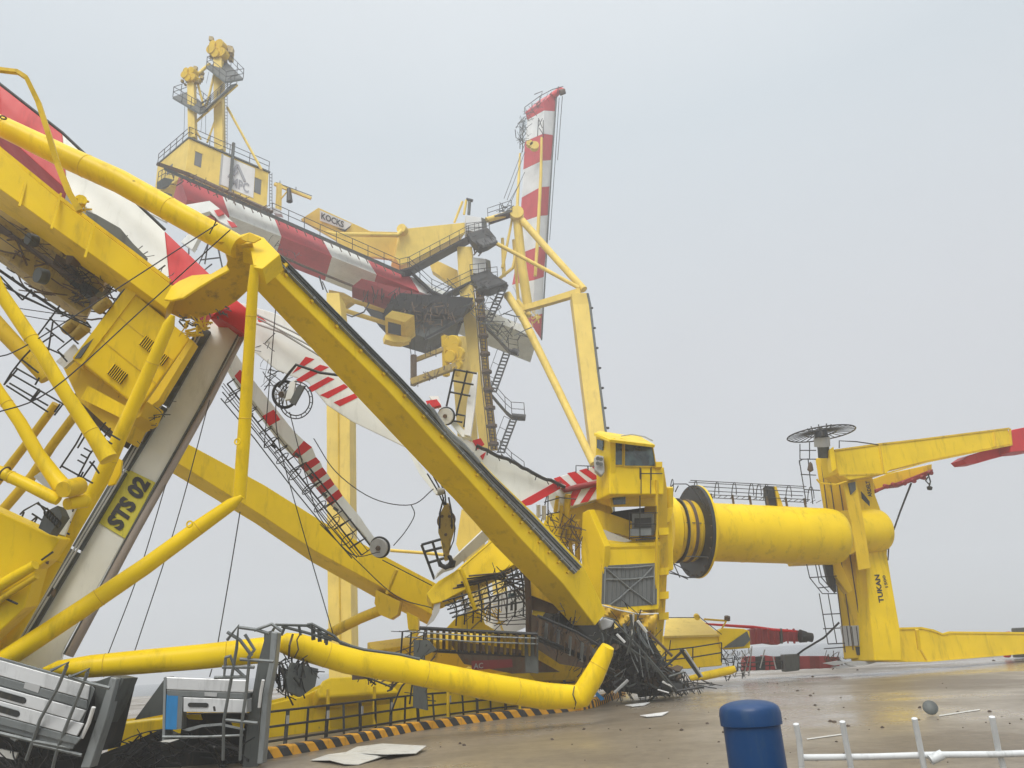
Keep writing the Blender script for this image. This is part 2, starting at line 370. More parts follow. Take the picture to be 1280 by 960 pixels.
def tangle(par, name, mat, poly, dr, count, lr, r, seed, n=4, bend=.35, vert=.0):
    rr = random.Random(seed); m = MB(); bend *= .45; r *= .62; count = int(count * .75); lr = (lr[0] * .7, lr[1] * .7)
    fam = [Vector((rr.gauss(0, 1), rr.gauss(0, .6), rr.gauss(0, .8 + vert))).normalized() for _ in range(5)]; xs = [p[0] for p in poly]; ys = [p[1] for p in poly]
    def inside(x, y):
        c = False; j = len(poly) - 1
        for i in range(len(poly)):
            xi, yi = poly[i]; xj, yj = poly[j]
            if (yi > y) != (yj > y) and x < (xj - xi) * (y - yi) / (yj - yi + 1e-9) + xi: c = not c
            j = i
        return c
    k = 0
    while k < count:
        x, y = rr.uniform(min(xs), max(xs)), rr.uniform(min(ys), max(ys))
        if not inside(x, y): continue
        k += 1; p = P(x, y, rr.uniform(*dr))
        if p.z < .05: p.z = .05
        v = (rr.choice(fam) + Vector((rr.gauss(0, 1), rr.gauss(0, 1), rr.gauss(0, 1))) * .22).normalized() * rr.uniform(*lr)
        pts = [p - v * .5]
        for i in range(3):
            v2 = v / 3 + Vector((rr.gauss(0, 1), rr.gauss(0, 1), rr.gauss(0, 1))) * v.length * bend / 3
            pts.append(pts[-1] + v2)
        pts = [Vector((p_.x, p_.y, max(.03, p_.z))) for p_ in pts]
        m.tube(pts, r * rr.uniform(.6, 1.5), n)
    return m.build(name, mat, par, kind='stuff')

# ================================================================== THE SETTING
def sheet(name, pts, z, mat, t):
    m = MB(); m.prism([Vector((x, y, z)) for x, y in pts], Vector((0, 0, -t))); o = m.build(name, mat); o['kind'] = 'structure'; return o
e1, e2 = G(1280, 817), G(1085, 829)
k_ = (e1 - e2).normalized()
far_r = e1 + k_ * 220; near_l = e2 - k_ * 24
sheet('quay_pavement', [(-230, -60), (230, -60), (230, far_r.y), (far_r.x, far_r.y), (near_l.x, near_l.y), (near_l.x - 3, 96), (-230, 96)], 0, 'wet_concrete', 4.0)
sheet('sea_water', [(-640, -640), (640, -640), (640, 640), (-640, 640)], -2.4, 'sea_water', .3)

# striped kerb in front of the wreck: painted blocks, each a piece
kerb = thing('painted_kerb', 'low kerb of slanting black and orange blocks curving along the wet quay', None, G(520, 925))
del kerb['label']; kerb['kind'] = 'structure'
kpx = [(322, 952), (330, 950), (420, 934), (520, 914), (620, 900), (725, 888)]
kp = [G(*p) for p in kpx]
def along(pts, s):
    for a, b_ in zip(pts, pts[1:]):
        L_ = (b_ - a).length
        if s <= L_: return lerp(a, b_, s / L_), (b_ - a).normalized()
        s -= L_
    return pts[-1] + (pts[-1] - pts[-2]).normalized() * s, (pts[-1] - pts[-2]).normalized()
def kerb_run(pts, bl, h, wd, slant, n0=0):
    tot = sum((b_ - a).length for a, b_ in zip(pts, pts[1:])); n = int(tot / bl)
    for i in range(n):
        p, d = along(pts, i * bl); p2, d2 = along(pts, (i + 1) * bl - .006)
        s_ = Vector((-d.y, d.x, 0)); s2 = Vector((-d2.y, d2.x, 0)); m = MB(); hh = h + rnd.uniform(-.012, .012)
        a, b_ = p + Vector((0, 0, -.02)), p2 + Vector((0, 0, -.02)); sl = d * slant; sl2 = d2 * slant
        up = Vector((0, 0, hh + .02))
        m.loft([[a, a + up * .85 + s_ * .02 + sl * -.85, a + up + s_ * .07 - sl, a + s_ * wd + up - sl * 1.0, a + s_ * wd],
                [b_, b_ + up * .85 + s2 * .02 - sl2 * .85, b_ + up + s2 * .07 - sl2, b_ + s2 * wd + up - sl2, b_ + s2 * wd]])
        m.build('kerb_block', 'kerb_black' if (i + n0) % 2 else 'orange_paint', kerb)
kerb_run(kp, .285, .23, .34, .19)
kp2 = [G(727, 888), G(745, 884), G(762, 877), G(783, 868)]
kerb_run(kp2, .20, .26, .35, .04)
m = MB()
for a, b_ in zip(kp, kp[1:]):
    d = (b_ - a).normalized(); s_ = Vector((-d.y, d.x, 0))
    m.box(a + s_ * .36 - Vector((0, 0, .02)), b_ + s_ * .36 - Vector((0, 0, .02)), a + s_ * .7 - Vector((0, 0, .02)), a + s_ * .36 + Vector((0, 0, .12)))
m.build('kerb_footing', 'kerb_concrete', kerb)

# loose boards, sheets and rubble on the quay
def ground_sheet(name, label, poly, mat, z=.02, t=.02, lift=0.0, cat='board', group=None):
    pts = [G(x, y, z) for x, y in poly]
    for i, p in enumerate(pts): p.z += lift * ((i * 37 % 5) / 4)
    m = MB(); m.prism(pts, Vector((0, 0, t))); o = m.build(name, mat, bevel=0); return tag(o, label, cat, group)
ground_sheet('loose_board', 'torn white sheet lying nearest the kerb with a point to the right', [(432, 941), (446, 936), (478, 934), (505, 934), (533, 936), (520, 942), (498, 945), (484, 948), (470, 944)], 'board_white', .04, .012, .07)
ground_sheet('loose_board', 'torn white sheet under the other one at the left end of the pair', [(388, 951), (410, 945), (440, 943), (487, 945), (476, 949), (448, 956), (430, 957), (412, 954)], 'board_white', .01, .012, .05)
ground_sheet('loose_board', 'thin white strip on the wet quay beside the end of the striped kerb', [(781, 882), (800, 880), (813, 879), (806, 882), (790, 884)], 'clean_white_paint', .015, .02, .02)
ground_sheet('loose_board', 'thin white strip on the wet quay behind the blue post', [(800, 895), (818, 893), (836, 891), (828, 895), (808, 897)], 'clean_white_paint', .015, .02, .02)
ground_sheet('wooden_lath', 'pale narrow lath lying on the quay behind the broken fence', [(1008, 923.3), (1052, 917.3), (1052, 918.6), (1009, 924.6)], 'board_white', .01, .004, cat='lath')
ground_sheet('wooden_lath', 'pale narrow lath pointing at the grey disc', [(1174, 894), (1225, 886.4), (1225, 887.6), (1174, 895.4)], 'board_white', .01, .004, cat='lath')
c = G(1165, 894); m = MB(); ax = Vector((-.25, -.9, .45)).normalized()
m.lathe(c + Vector((0, 0, .17)), ax, [(-.03, .02), (-.03, .15), (-.01, .17), (.01, .17), (.03, .14), (.035, .02)], 24)
o = m.build('drum_lid', 'grey_green_steel'); tag(o, 'round dark grey lid propped on the open quay', 'lid')
m = MB(); r2 = random.Random(3)
spots = [(1016, 846), (1013, 870), (997, 864), (1019, 882), (1060, 908), (1103, 910), (1237, 890), (1242, 826), (1150, 885), (1072, 838), (905, 916), (884, 905), (852, 913), (1043, 903), (1038, 902), (955, 880), (580, 932), (575, 930), (690, 925), (730, 912)]
for _ in range(70): spots.append((r2.uniform(480, 1280), r2.uniform(850, 955)))
for i, (x, y) in enumerate(spots):
    if y < 893 - (x - 480) * .075 - 2 and x < 800: continue
    p = G(x, y); s_ = (.055 if i < 20 else r2.uniform(.012, .035)) * (p.y / 20) ** .5
    pr = [(-.3, .3), (.2, 1), (.7, .7), (1.0, .1)]; m.lathe(p, Vector((r2.gauss(0, .2), r2.gauss(0, .2), 1)), [(a * s_ * .8, b_ * s_ * r2.uniform(.7, 1.2)) for a, b_ in pr], 6, False)
tag(m.build('rubble', 'debris_brown'), 'small brown clods scattered over the wet quay', None, kind='stuff')

# ================================================================== FOREGROUND: post and broken fence
c = P(936, 884, 2.9); ax = Vector((0.035, 0, 1)); base = Vector((c.x - .05, c.y, 0))
post = thing('blue_bollard_post', 'blue plastic post with a domed cap standing beside the broken white fence', 'post', base)
ax = Vector((.0, 0, 1)); top = c
m = MB(); m.lathe(Vector((top.x, top.y, 0)), ax, [(0, .104), (top.z - .05, .104)], 48); m.build('tube_body', 'blue_plastic', post)
m = MB(); pr = [(-.062, .1045), (-.060, .1125), (-.02, .113), (-.008, .110)]
for a in range(1, 9): an = a * math.pi / 16; pr.append((-.008 + .034 * math.sin(an), .110 * math.cos(an) ** .9))
pr.append((.0262, .004)); m.lathe(top, ax, pr, 48); m.build('cap', 'blue_plastic', post)
fn = thing('broken_fence', 'white wire fence panel with bare picket ends in the lower right corner', 'fence', Vector((P(1150, 950, 2.6).x, P(1150, 950, 2.6).y, 0)))
m = MB(); m.tube([P(999, 947, 2.62), P(1090, 946, 2.6), P(1170, 943.5, 2.6), P(1240, 943, 2.58), P(1330, 940, 2.55)], .0105, 10); m.build('rail', 'fence_white', fn)
for pts, r in (([(995, 905), (999, 925), (1003, 968)], .0095), ([(1053, 902), (1057, 925), (1068, 980)], .0095), ([(1143, 898), (1151, 938), (1160, 985)], .0095), ([(1240, 896), (1248, 938), (1262, 985)], .0095)):
    m = MB(); pp = [P(x, y, 2.585) for x, y in pts]; v = (pp[-1] - pp[-2]).normalized(); pp.append(pp[-1] + v * .9); m.tube(pp, r, 10); m.build('picket', 'fence_white', fn)
m = MB(); m.tube([P(1163, 950, 2.57), P(1178, 943, 2.57)], .016, 8); m.build('clamp', 'fence_white', fn)
m = MB(); m.tube([P(999, 947, 2.62) - Vector((0, 0, .85)), P(1330, 940, 2.55) - Vector((0, 0, .85))], .0125, 8); m.build('lower_rail', 'fence_white', fn)

# guard rail just behind the kerb
gr = thing('kerb_guard_rail', 'dark steel guard rail on posts right behind the striped kerb', 'railing', G(520, 912))
g0 = [G(x, y) for x, y in ((275, 945), (330, 934), (420, 920), (520, 903), (620, 889), (720, 878))]
for zz in (.86, .48, .12):
    m = MB(); m.tube([p + Vector((0, 0, zz * (1 if p.y < 30 else .9))) for p in g0], .035, 6); m.build('rail', 'dark_steel', gr)
tot = sum((b_ - a).length for a, b_ in zip(g0, g0[1:])); n = 22
for i in range(n):
    p, d = along(g0, tot * (i + .3) / n); lean = d * rnd.uniform(-.08, .08)
    m = MB(); wd = .10 if i % 2 else .05
    m.box(p - d * wd * .5 + Vector((0, 0, -.02)), p + d * wd * .5 + Vector((0, 0, -.02)), p - d * wd * .5 + Vector((-d.y, d.x, 0)) * .05 + Vector((0, 0, -.02)), p - d * wd * .5 + lean + Vector((0, 0, .88)))
    m.build('post', 'dark_steel' if i % 3 else 'grey_green_steel', gr)
    if i % 2:
        m = MB(); f = Vector((d.y, -d.x, 0)) * .03; m.box(p - d * .04 + f + Vector((0, 0, .5)), p + d * .04 + f + Vector((0, 0, .5)), p - d * .04 + f * 2 + Vector((0, 0, .5)), p - d * .04 + f + Vector((0, 0, .72))); m.build('bracket', 'light_grey_sheet', gr)

# ================================================================== COLLAPSED CRANE "STS 02"
fc = thing('collapsed_quay_crane', 'collapsed yellow gantry crane marked STS 02 filling the left foreground', 'crane', Vector((G(300, 935).x, 22, 0)))
Yp, Ya, Yo = 'yellow_paint', 'aged_shade_yellow', 'oily_yellow_paint'
# boom girder, cut where its paint changes
gs = [((-60, 150), (-56, 124), (-60, 55), 25), ((0, 192), (4, 166), (0, 107), 24.6), ((78, 262), (84, 238), (78, 168), 24.2), ((206, 375), (212, 352), (206, 289), 23.6), ((296, 440), (303, 420), (312, 390), 23)]
for (i, j, mt, nm) in ((0, 2, 'red_paint', 'red_girder_section'), (2, 3, 'white_paint', 'white_girder_section'), (3, 4, 'red_paint', 'red_girder_section')):
    beam(fc, nm, mt, gs[i:j + 1])
m = MB(); m.tube([P(x, y - 2, d - .1) for (_, _, (x, y), d) in gs[:-1]] , .05, 6); m.build('girder_edge_rail', 'dark_steel', fc)
tangle(fc, 'crushed_walkway', 'grey_green_steel', [(100, 262), (140, 288), (185, 320), (215, 348), (200, 352), (160, 325), (120, 300)], (22.6, 23.4), 26, (.3, .8), .025, 5)
plate(fc, 'torn_walkway_plate', 'grey_green_steel', flatd(22.6), [(104, 262), (120, 268), (150, 285), (165, 303), (183, 321), (182, 332), (160, 322), (130, 300)], .08)
# main portal beam
ms = [((-70, 186), (-70, 158), (-70, 112), 19), ((0, 262), (0, 236), (0, 188), 19.4), ((75, 314), (75, 290), (80, 254), 19.7), ((150, 366), (150, 343), (160, 314), 20.1), ((205, 408), (208, 386), (222, 362), 20.4)]
beam(fc, 'portal_beam', Yp, ms)
fnp = plane_fn(((0, 188, 20.2), (160, 314, 20.9), (150, 343, 20.0)))
m = MB(); m.tube([P(-70, 110, 19.8), P(0, 187, 20), P(80, 252, 20.3), P(160, 312, 20.7), P(212, 352, 20.8)], .07, 4); m.build('beam_flange', Yp, fc)
for x, y in ((30, 236), (70, 264), (112, 300)):
    m = MB(); m.tube([P(x - 6, y + 22, 19.35), P(x + 6, y - 22, 20.1)], .035, 4); m.build('beam_stiffener', Yp, fc)
# dark trolley machinery under the portal beam
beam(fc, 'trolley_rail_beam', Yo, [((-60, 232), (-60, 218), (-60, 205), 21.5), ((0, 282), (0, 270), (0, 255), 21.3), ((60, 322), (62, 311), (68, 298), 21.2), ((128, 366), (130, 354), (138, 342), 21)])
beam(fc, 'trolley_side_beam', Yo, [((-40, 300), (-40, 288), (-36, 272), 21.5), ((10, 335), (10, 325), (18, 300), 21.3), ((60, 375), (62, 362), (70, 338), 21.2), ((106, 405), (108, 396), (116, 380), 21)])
beam(fc, 'trolley_cross_beam', 'rusty_steel', [((-30, 282), (-30, 276), (-26, 262), 22), ((30, 318), (32, 312), (38, 296), 22), ((92, 362), (95, 355), (100, 342), 22)])
beam(fc, 'winch_housing', 'grey_green_steel', [((88, 372), (86, 352), (108, 328), 21.6), ((118, 386), (116, 372), (138, 350), 21.4)], 0)
beam(fc, 'winch_frame', 'rusty_steel', [((66, 330), (70, 318), (84, 300), 21.2), ((120, 362), (124, 348), (140, 330), 21)], 0)
tangle(fc, 'trolley_pipework', 'rusty_steel', [(0, 262), (60, 305), (140, 345), (150, 372), (108, 410), (60, 380), (0, 330)], (20.6, 22.6), 130, (.3, 1.7), .03, 11, bend=.2)
tangle(fc, 'hoses', 'dark_steel', [(80, 325), (132, 345), (142, 365), (110, 388), (88, 370)], (20.4, 21.6), 60, (.3, .8), .022, 12)
for i, (x, y, rr_) in enumerate(((52, 345, 10), (92, 325, 8), (40, 300, 8), (122, 380, 9))):
    m = MB(); m.lathe(P(x, y, 20.7), FW + Vector((.5, 0, -.2)), [(-.12, .02), (-.12, rr_ * .021), (.12, rr_ * .021), (.12, .02)], 18); m.build('trolley_wheel', 'rusty_steel' if i % 2 else 'grey_green_steel', fc)
wires(fc, 'trolley_rope', 'rope_steel', [[(-10, 262), (40, 300), (90, 345)], [(-10, 272), (40, 312), (60, 330)], [(-10, 290), (30, 318)], [(20, 385), (70, 392), (110, 396)], [(27, 394), (62, 400), (85, 402)]], 20.5, .012)
railing(fc, 'dark_steel', [P(-8, 330, 19.5), P(38, 362, 19.7), P(72, 385, 19.8), P(108, 402, 20)], P(-2, 338, 19.5) - P(-8, 330, 19.5), .022, .42)
wires1(fc, 'handrail', 'dark_steel', [[(0, 345), (28, 375)], [(28, 375), (40, 362)], [(-5, 348), (30, 372), (75, 392)], [(-8, 352), (60, 385)], [(75, 382), (46, 421)], [(62, 397), (98, 430)], [(57, 410), (80, 428)], [(50, 430), (68, 418)], [(92, 422), (72, 438), (80, 446)], [(66, 402), (60, 440)], [(52, 432), (75, 442), (84, 452)]], 19.4, .022)
# bent strap arching over the girder
m = MB(); m.tube([P(*p) for p in ((-30, 84, 19.2), (22, 90, 19.2), (33, 97, 19.2), (48, 128, 19.2), (60, 165, 19.1), (72, 205, 19.1), (86, 240, 19.0), (100, 264, 19.0))], [.085, .085, .09, .10, .10, .11, .12, .13], 4, squash=.8); m.build('bent_strap', Ya, fc)
m = MB(); m.lathe(P(101, 252, 19.2), Vector((.6, -1, 0)), [(-.1, .02), (-.1, .12), (.1, .14), (.1, .02)], 10); m.build('strap_bolt', Yp, fc)
tangle(fc, 'strap_debris', Ya, [(96, 245), (108, 250), (106, 262), (98, 266)], (19, 19.3), 12, (.15, .4), .03, 4)
# top tube and its crushed joint
tube(fc, 'brace_tube', Yp, [(-80, 120, 21, 25), (0, 157, 20.8, 26), (75, 193, 20.6, 29), (150, 227, 20.4, 30), (250, 283, 20.2, 30), (298, 309, 20.1, 30)], 28)
for x, y, r_ in ((4, 147, .07), (168, 229, .09)):
    m = MB(); m.ring(P(x, y, 20.2), Vector((0, 0, 1)), r_, .02, 14, 5); m.build('lifting_eye', 'rusty_steel', fc)
plate(fc, 'crushed_joint_box', Ya, plane_fn(((316, 305, 20.0), (215, 385, 21.3), (300, 380, 21.6))), [(268, 300), (300, 306), (316, 303), (320, 338), (311, 362), (296, 376), (275, 389), (248, 398), (228, 399), (205, 388), (207, 374), (222, 360), (242, 352), (266, 346), (282, 335), (285, 325), (281, 311)], 1.1, bevel=.03, vr=True)  # darker yellow puts the shade of its downward face into the colour
plate(fc, 'crumpled_flange', Yp, plane_fn(((215, 370, 19.7), (285, 337, 19.6), (245, 345, 20.2))), [(205, 374), (214, 358), (224, 351), (240, 344), (264, 342), (283, 331), (286, 337), (264, 349), (246, 360), (228, 372), (214, 375)], .06, bevel=.015)
plate(fc, 'joint_top_plate', Yp, plane_fn(((287, 300, 20.3), (347, 317, 19.9), (316, 332, 19.5))), [(284, 298), (312, 290), (330, 297), (350, 318), (328, 336), (317, 334), (313, 312), (300, 309)], .5, bevel=.02)
plate(fc, 'joint_cutout_edge', 'aged_shade_yellow', flatd(19.85), [(300, 297), (312, 291), (326, 298), (317, 303), (306, 301)], .05)
tangle(fc, 'torn_seam', 'grey_green_steel', [(215, 392), (250, 398), (285, 383), (310, 362), (313, 370), (286, 392), (250, 410), (222, 405)], (20.4, 20.9), 40, (.1, .35), .03, 21)
# diagonal box beam
ds = [((315, 357), (331, 334), (350, 316), 20.5), ((462, 513), (484, 487), (503, 473), 22.6), ((571, 628), (597, 612), (618, 594), 24.2), ((618, 682), (645, 667), (669, 643), 25.2), ((678, 742), (704, 730), (729, 706), 26.2), ((716, 782), (744, 782), (758, 766), 27)]
beam(fc, 'diagonal_box_beam', Yp, ds, .03, mm=1.0)
def on_face(k, u, h):          # point on the upper face of the diagonal beam
    b_, a, _, c_ = sec(*ds[k]); n_ = (b_ - a).normalized(); return lerp(b_, c_, u) + n_ * h
for u0, u1, h, mt, nm in ((.50, .54, .12, 'galvanised_steel', 'cable_tray_edge'), (.54, .80, .05, 'light_grey_sheet', 'cable_tray'), (.80, .83, .12, 'galvanised_steel', 'cable_tray_edge')):
    m = MB(); m.loft([[on_face(k, u0, .004), on_face(k, u1, .004), on_face(k, u1, h), on_face(k, u0, h)] for k in range(5)]); m.build(nm, mt, fc)
for u, r_ in ((.58, .022), (.72, .03)):
    m = MB(); m.tube([on_face(k, u, .09) for k in range(5)], r_, 6); m.build('power_cable', 'grey_green_steel', fc)
for k in range(4):
    for j in range(5):
        t_ = (j + .5) / 5; a = lerp(on_face(k, .50, .01), on_face(k + 1, .50, .01), t_); b_ = lerp(on_face(k, .93, .01), on_face(k + 1, .93, .01), t_); u_ = lerp(on_face(k, .50, .17), on_face(k + 1, .50, .17), t_); dd = (on_face(k + 1, .5, 0) - on_face(k, .5, 0)).normalized() * .06
        m = MB(); m.box(a - (b_ - a) * .12, a + (b_ - a) * .12, a - (b_ - a) * .12 + dd, a - (b_ - a) * .12 + (u_ - a) * .8); m.build('tray_clip', 'galvanised_steel', fc)
        m = MB(); e = lerp(on_face(k, .34, .0), on_face(k + 1, .34, .0), t_); m.box(e, e + (b_ - a) * .22, e + dd * 1.5, e + (u_ - a) * .5); m.build('clip_lug', Ya, fc)
wires1(fc, 'loose_tray_cover', 'galvanised_steel', [[(535, 505), (556, 535), (580, 556), (600, 578)], [(540, 510), (566, 548), (592, 568)]], 23.0, .05, 5)
# welded web stiffeners inside the open top end of the beam
plate(fc, 'open_end_diaphragm', Ya, flatd(20.9), [(330, 338), (347, 320), (360, 330), (345, 350)], .06)
# vertical and slanting tubes
tube(fc, 'strut_tube', Yp, [(319, 332, 19.6, 12), (316, 360, 19.6, 13), (310, 460, 19.6, 14), (305, 545, 19.5, 16), (299, 624, 19.4, 16)], 24)
tube(fc, 'strut_tube', Yp, [(303, 620, 19.3, 6), (290, 630, 19.3, 16), (250, 658, 19.1, 19), (180, 709, 18.5, 21), (100, 763, 17.8, 23), (10, 822, 17.2, 25), (-40, 855, 17, 25)], 24)
tube(fc, 'leg_brace_tube', Yp, [(216, 394, 19.3, 6), (211, 406, 19.3, 14), (190, 455, 19.3, 16), (150, 545, 19, 18), (125, 602, 18.8, 19), (90, 660, 18.6, 20), (55, 722, 18.3, 21), (3, 812, 18, 22), (-15, 842, 18, 22)], 24)
for x, y in ((297, 552), (237, 655)):
    m = MB(); m.ring(P(x, y, 18.7), Vector((0, 1, 0)), .07, .022, 12, 5); m.build('lifting_eye', Yp, fc)
plate(fc, 'tube_gusset', Yp, flatd(19.3), [(133, 565), (152, 575), (150, 592), (143, 605), (135, 607), (132, 590)], .08)
tube(fc, 'fallen_tube', Yp, [(54, 836, 17.2, 3), (72, 835, 17.2, 18), (112, 833, 17.3, 27), (180, 827, 17.6, 29), (250, 821, 18, 30), (335, 812, 18.4, 31)], 28)
tube(fc, 'fallen_tube', Yp, [(346, 800, 18.9, 6), (354, 803, 18.9, 24), (370, 807, 19, 30), (435, 826, 19.4, 31), (510, 838, 19.8, 31), (610, 858, 20.5, 32), (680, 870, 21, 32), (722, 871, 21.2, 27)], 28)
tube(fc, 'fallen_tube', Yp, [(712, 878, 21.2, 20), (726, 871, 21.2, 28), (742, 845, 21.4, 26), (757, 815, 21.6, 20), (760, 808, 21.6, 16)], 28)
wires(fc, 'paint_crack', 'rusty_steel', [[(718, 858, 20.95), (716, 868, 20.82), (720, 878, 20.84), (718, 886, 21.0)], [(376, 791, 18.7), (371, 800, 18.55), (373, 812, 18.5), (368, 822, 18.65)]], 20, .018)
m = MB(); m.tube([P(366, 793, 18.6), P(362, 806, 18.4), P(361, 822, 18.6)], .03, 6); m.build('weld_crease', 'rusty_steel', fc)
# lower beam running back behind the tubes
ls = [((180, 572), (182, 558), (190, 528), 26.5), ((216, 592), (221, 578), (228, 551), 27), ((320, 655), (324, 642), (330, 606), 28), ((390, 703), (393, 688), (400, 650), 28.6), ((478, 752), (483, 737), (490, 700), 29.3), ((536, 782), (540, 768), (545, 729), 30)]
beam(fc, 'lower_box_beam', Yp, ls)
plate(fc, 'node_bracket', Ya, flatd(29.0), [(470, 737), (500, 752), (497, 768), (488, 774), (474, 768), (468, 754)], .7)
plate(fc, 'beam_foot', Yp, flatd(29.0), [(508, 765), (522, 772), (523, 790), (516, 800), (510, 785)], .5)
m = MB(); m.tube([P(496, 712, 28.4), P(484, 742, 28.4)], .08, 5); m.build('beam_stiffener', Ya, fc)
tube(fc, 'beam_brace', Ya, [(482, 760, 29.2, 13), (450, 773, 29.4, 13), (412, 792, 29.6, 13)], 18)
# leg with the STS 02 board
lf = plane_fn(((268, 395, 23.3), (303, 418, 23.2), (60, 777, 19.4)))
plate(fc, 'white_leg', 'white_paint', lf, [(262, 400), (272, 392), (306, 420), (252, 512), (195, 606), (160, 667), (125, 730), (78, 816), (70, 850), (10, 850), (34, 802), (95, 700), (155, 592), (207, 512), (245, 440)], 1.3, bevel=.03, vr=True)
plate(fc, 'leg_head', 'red_paint', flatd(22.6), [(262, 398), (276, 384), (292, 372), (308, 385), (305, 418), (292, 408), (275, 398)], .9, bevel=.03)
tube(fc, 'drain_pipe', 'pipe_brown', [(x, y, dep(lf(x, y)), w_) for x, y, w_ in ((304, 420, 5), (262, 500, 8), (206, 600, 9), (168, 667, 10), (135, 728, 11), (86, 820, 11))], 14)
tube(fc, 'conduit', 'grey_green_steel', [(x, y, dep(lf(x, y)) - .05, w_) for x, y, w_ in ((298, 418, 2), (257, 497, 3), (163, 664, 3), (80, 818, 3))], 8)
for (a, b_, w_) in (((262, 414), (209, 508), 15), ((207, 510), (159, 588), 12), ((157, 591), (100, 688), 11), ((98, 691), (18, 826), 12)):
    plate(fc, 'cable_ladder', 'grey_green_steel', nr(lf, .15), [(a[0] + 1, a[1]), (b_[0] + 1, b_[1]), (b_[0] - w_ * .88, b_[1] - w_ * .5), (a[0] - w_ * .88, a[1] - w_ * .5)], .12)
m = MB()
for dx in (3, -1): m.tube([lf(252 + dx, 420) - FW * .28, lf(162 + dx, 582) - FW * .28, lf(18 + dx, 822) - FW * .28], .028, 5)
m.build('leg_cables', 'light_grey_sheet', fc)
for i in range(13):
    t_ = i / 12; x, y = lerp(Vector((257, 427)), Vector((40, 793)), t_)
    plate(fc, 'ladder_bracket', 'grey_green_steel', lambda a_, b_: lf(a_, b_) - FW * .2, [(x - 5, y - 5), (x + 3, y + 1), (x + 1, y + 3), (x - 8, y + 3)], .04)
sf = lambda x, y: lf(x, y) - FW * .03
plate(fc, 'number_board', 'sign_yellow', sf, [(160, 586), (195, 603), (157, 673), (124, 653)], .02, proud=.01)
text(fc, 'lettering', 'STS 02', 'black_paint', sf(152, 665), sf(190, 605), sf(133, 652), .055, proud=.035)
# machinery house hanging on the left
hO, hX, hY, hZ = P(161, 361, 20.6), P(238, 423, 20.6), P(95, 447, 20.1), P(166, 392, 23)
m = MB(); m.box(hO, hX, hY, hZ); mh = m.build('machinery_house', Yp, fc, bevel=.04)
def hp(u, v, h=0): return hO + (hX - hO) * u + (hY - hO) * v - (hZ - hO).normalized() * h
for (u, v, du, dv, nsl) in ((.42, .78, .22, .14, 8), (.52, .30, .20, .13, 7), (.74, .33, .18, .13, 7)):
    m = MB(); m.box(hp(u, v, .02), hp(u + du, v, .02), hp(u, v + dv, .02), hp(u, v, -.02)); f_ = m.build('louvre_vent', 'rusty_steel', fc)
    for i in range(nsl):
        uu = u + du * (i + .1) / nsl; m = MB(); m.box(hp(uu, v, .021), hp(uu + du * .5 / nsl, v, .06), hp(uu, v + dv, .021), hp(uu, v, .06)); m.build('slat', Yp, f_)
for v in (.33, .66):
    m = MB(); m.box(hp(0, v - .004, .003), hp(1, v - .004, .003), hp(0, v + .004, .003), hp(0, v - .004, .02)); m.build('panel_seam', Ya, fc)
m = MB(); m.box(hp(-.03, -.03, .05), hp(.12, -.03, .05), hp(-.03, 1.03, .05), hp(-.03, -.03, -.6)); m.build('house_corner_trim', Yp, fc, bevel=.02)
plate(fc, 'house_belly', Ya, flatd(20.4), [(78, 458), (95, 448), (184, 500), (176, 520), (160, 528), (150, 548), (98, 500)], 1.0, bevel=.02)
plate(fc, 'belly_flap', Yp, flatd(20.1), [(101, 498), (110, 482), (158, 508), (150, 522)], .08)
plate(fc, 'dark_belly', 'rusty_steel', flatd(20.8), [(92, 492), (104, 490), (160, 522), (142, 552), (120, 532)], .8)
plate(fc, 'house_side_skirt', Ya, flatd(20.0), [(184, 502), (196, 485), (238, 423), (242, 428), (198, 500), (190, 506)], .3)
plate(fc, 'house_back_rail', 'grey_green_steel', flatd(20.4), [(150, 366), (158, 358), (160, 363), (100, 447), (93, 448)], .3)
plate(fc, 'pale_hatch', 'board_white', flatd(20.3), [(70, 452), (92, 430), (100, 442), (80, 460)], .1)
for x, y in ((88, 408), (100, 415), (128, 382)):
    m = MB(); m.lathe(P(x, y, 20.3), Vector((1, -.4, .6)), [(-.2, .03), (-.2, .14), (.2, .16), (.25, .03)], 14); m.build('motor', Yo, fc)
tangle(fc, 'brackets', 'aged_shade_yellow', [(225, 405), (262, 396), (262, 412), (246, 422), (236, 420)], (20.0, 20.8), 40, (.2, .7), .035, 31)
tangle(fc, 'leg_pipework', 'grey_green_steel', [(236, 418), (256, 410), (218, 490), (180, 560), (172, 556), (212, 480)], (20.6, 21.2), 40, (.2, .7), .022, 32, bend=.2)
# side tubes
tube(fc, 'side_tube', Yp, [(-20, 325, 17.6, 16), (0, 365, 17.6, 16), (52, 442, 17.5, 17), (82, 492, 17.4, 17), (118, 546, 17.3, 19), (136, 574, 17.2, 22)], 22)
tube(fc, 'side_tube', Ya, [(-25, 382, 19.2, 20), (0, 410, 19.2, 20), (42, 455, 19.1, 18), (58, 474, 19.1, 16)], 20)
tube(fc, 'side_tube', Yp, [(-20, 462, 17.4, 14), (0, 492, 17.4, 14), (25, 528, 17.3, 15), (47, 567, 17.2, 16), (68, 596, 17.1, 19), (79, 610, 17, 22)], 22)
m = MB(); m.lathe(P(79, 612, 16.6), FW, [(0, .02), (0, .17), (.2, .2), (.6, .2), (.6, .02)], 24); m.build('tube_end_cap', Ya, fc)
tube(fc, 'side_tube', Yp, [(-20, 582, 16.9, 14), (0, 590, 16.9, 15), (37, 607, 16.8, 15), (66, 622, 16.7, 15), (73, 626, 16.7, 12)], 22)
m = MB(); m.lathe(P(84, 630, 16.9), FW + RT * .3, [(0, .02), (0, .13), (.5, .16), (.5, .02)], 20); m.build('pin_end', Yp, fc)
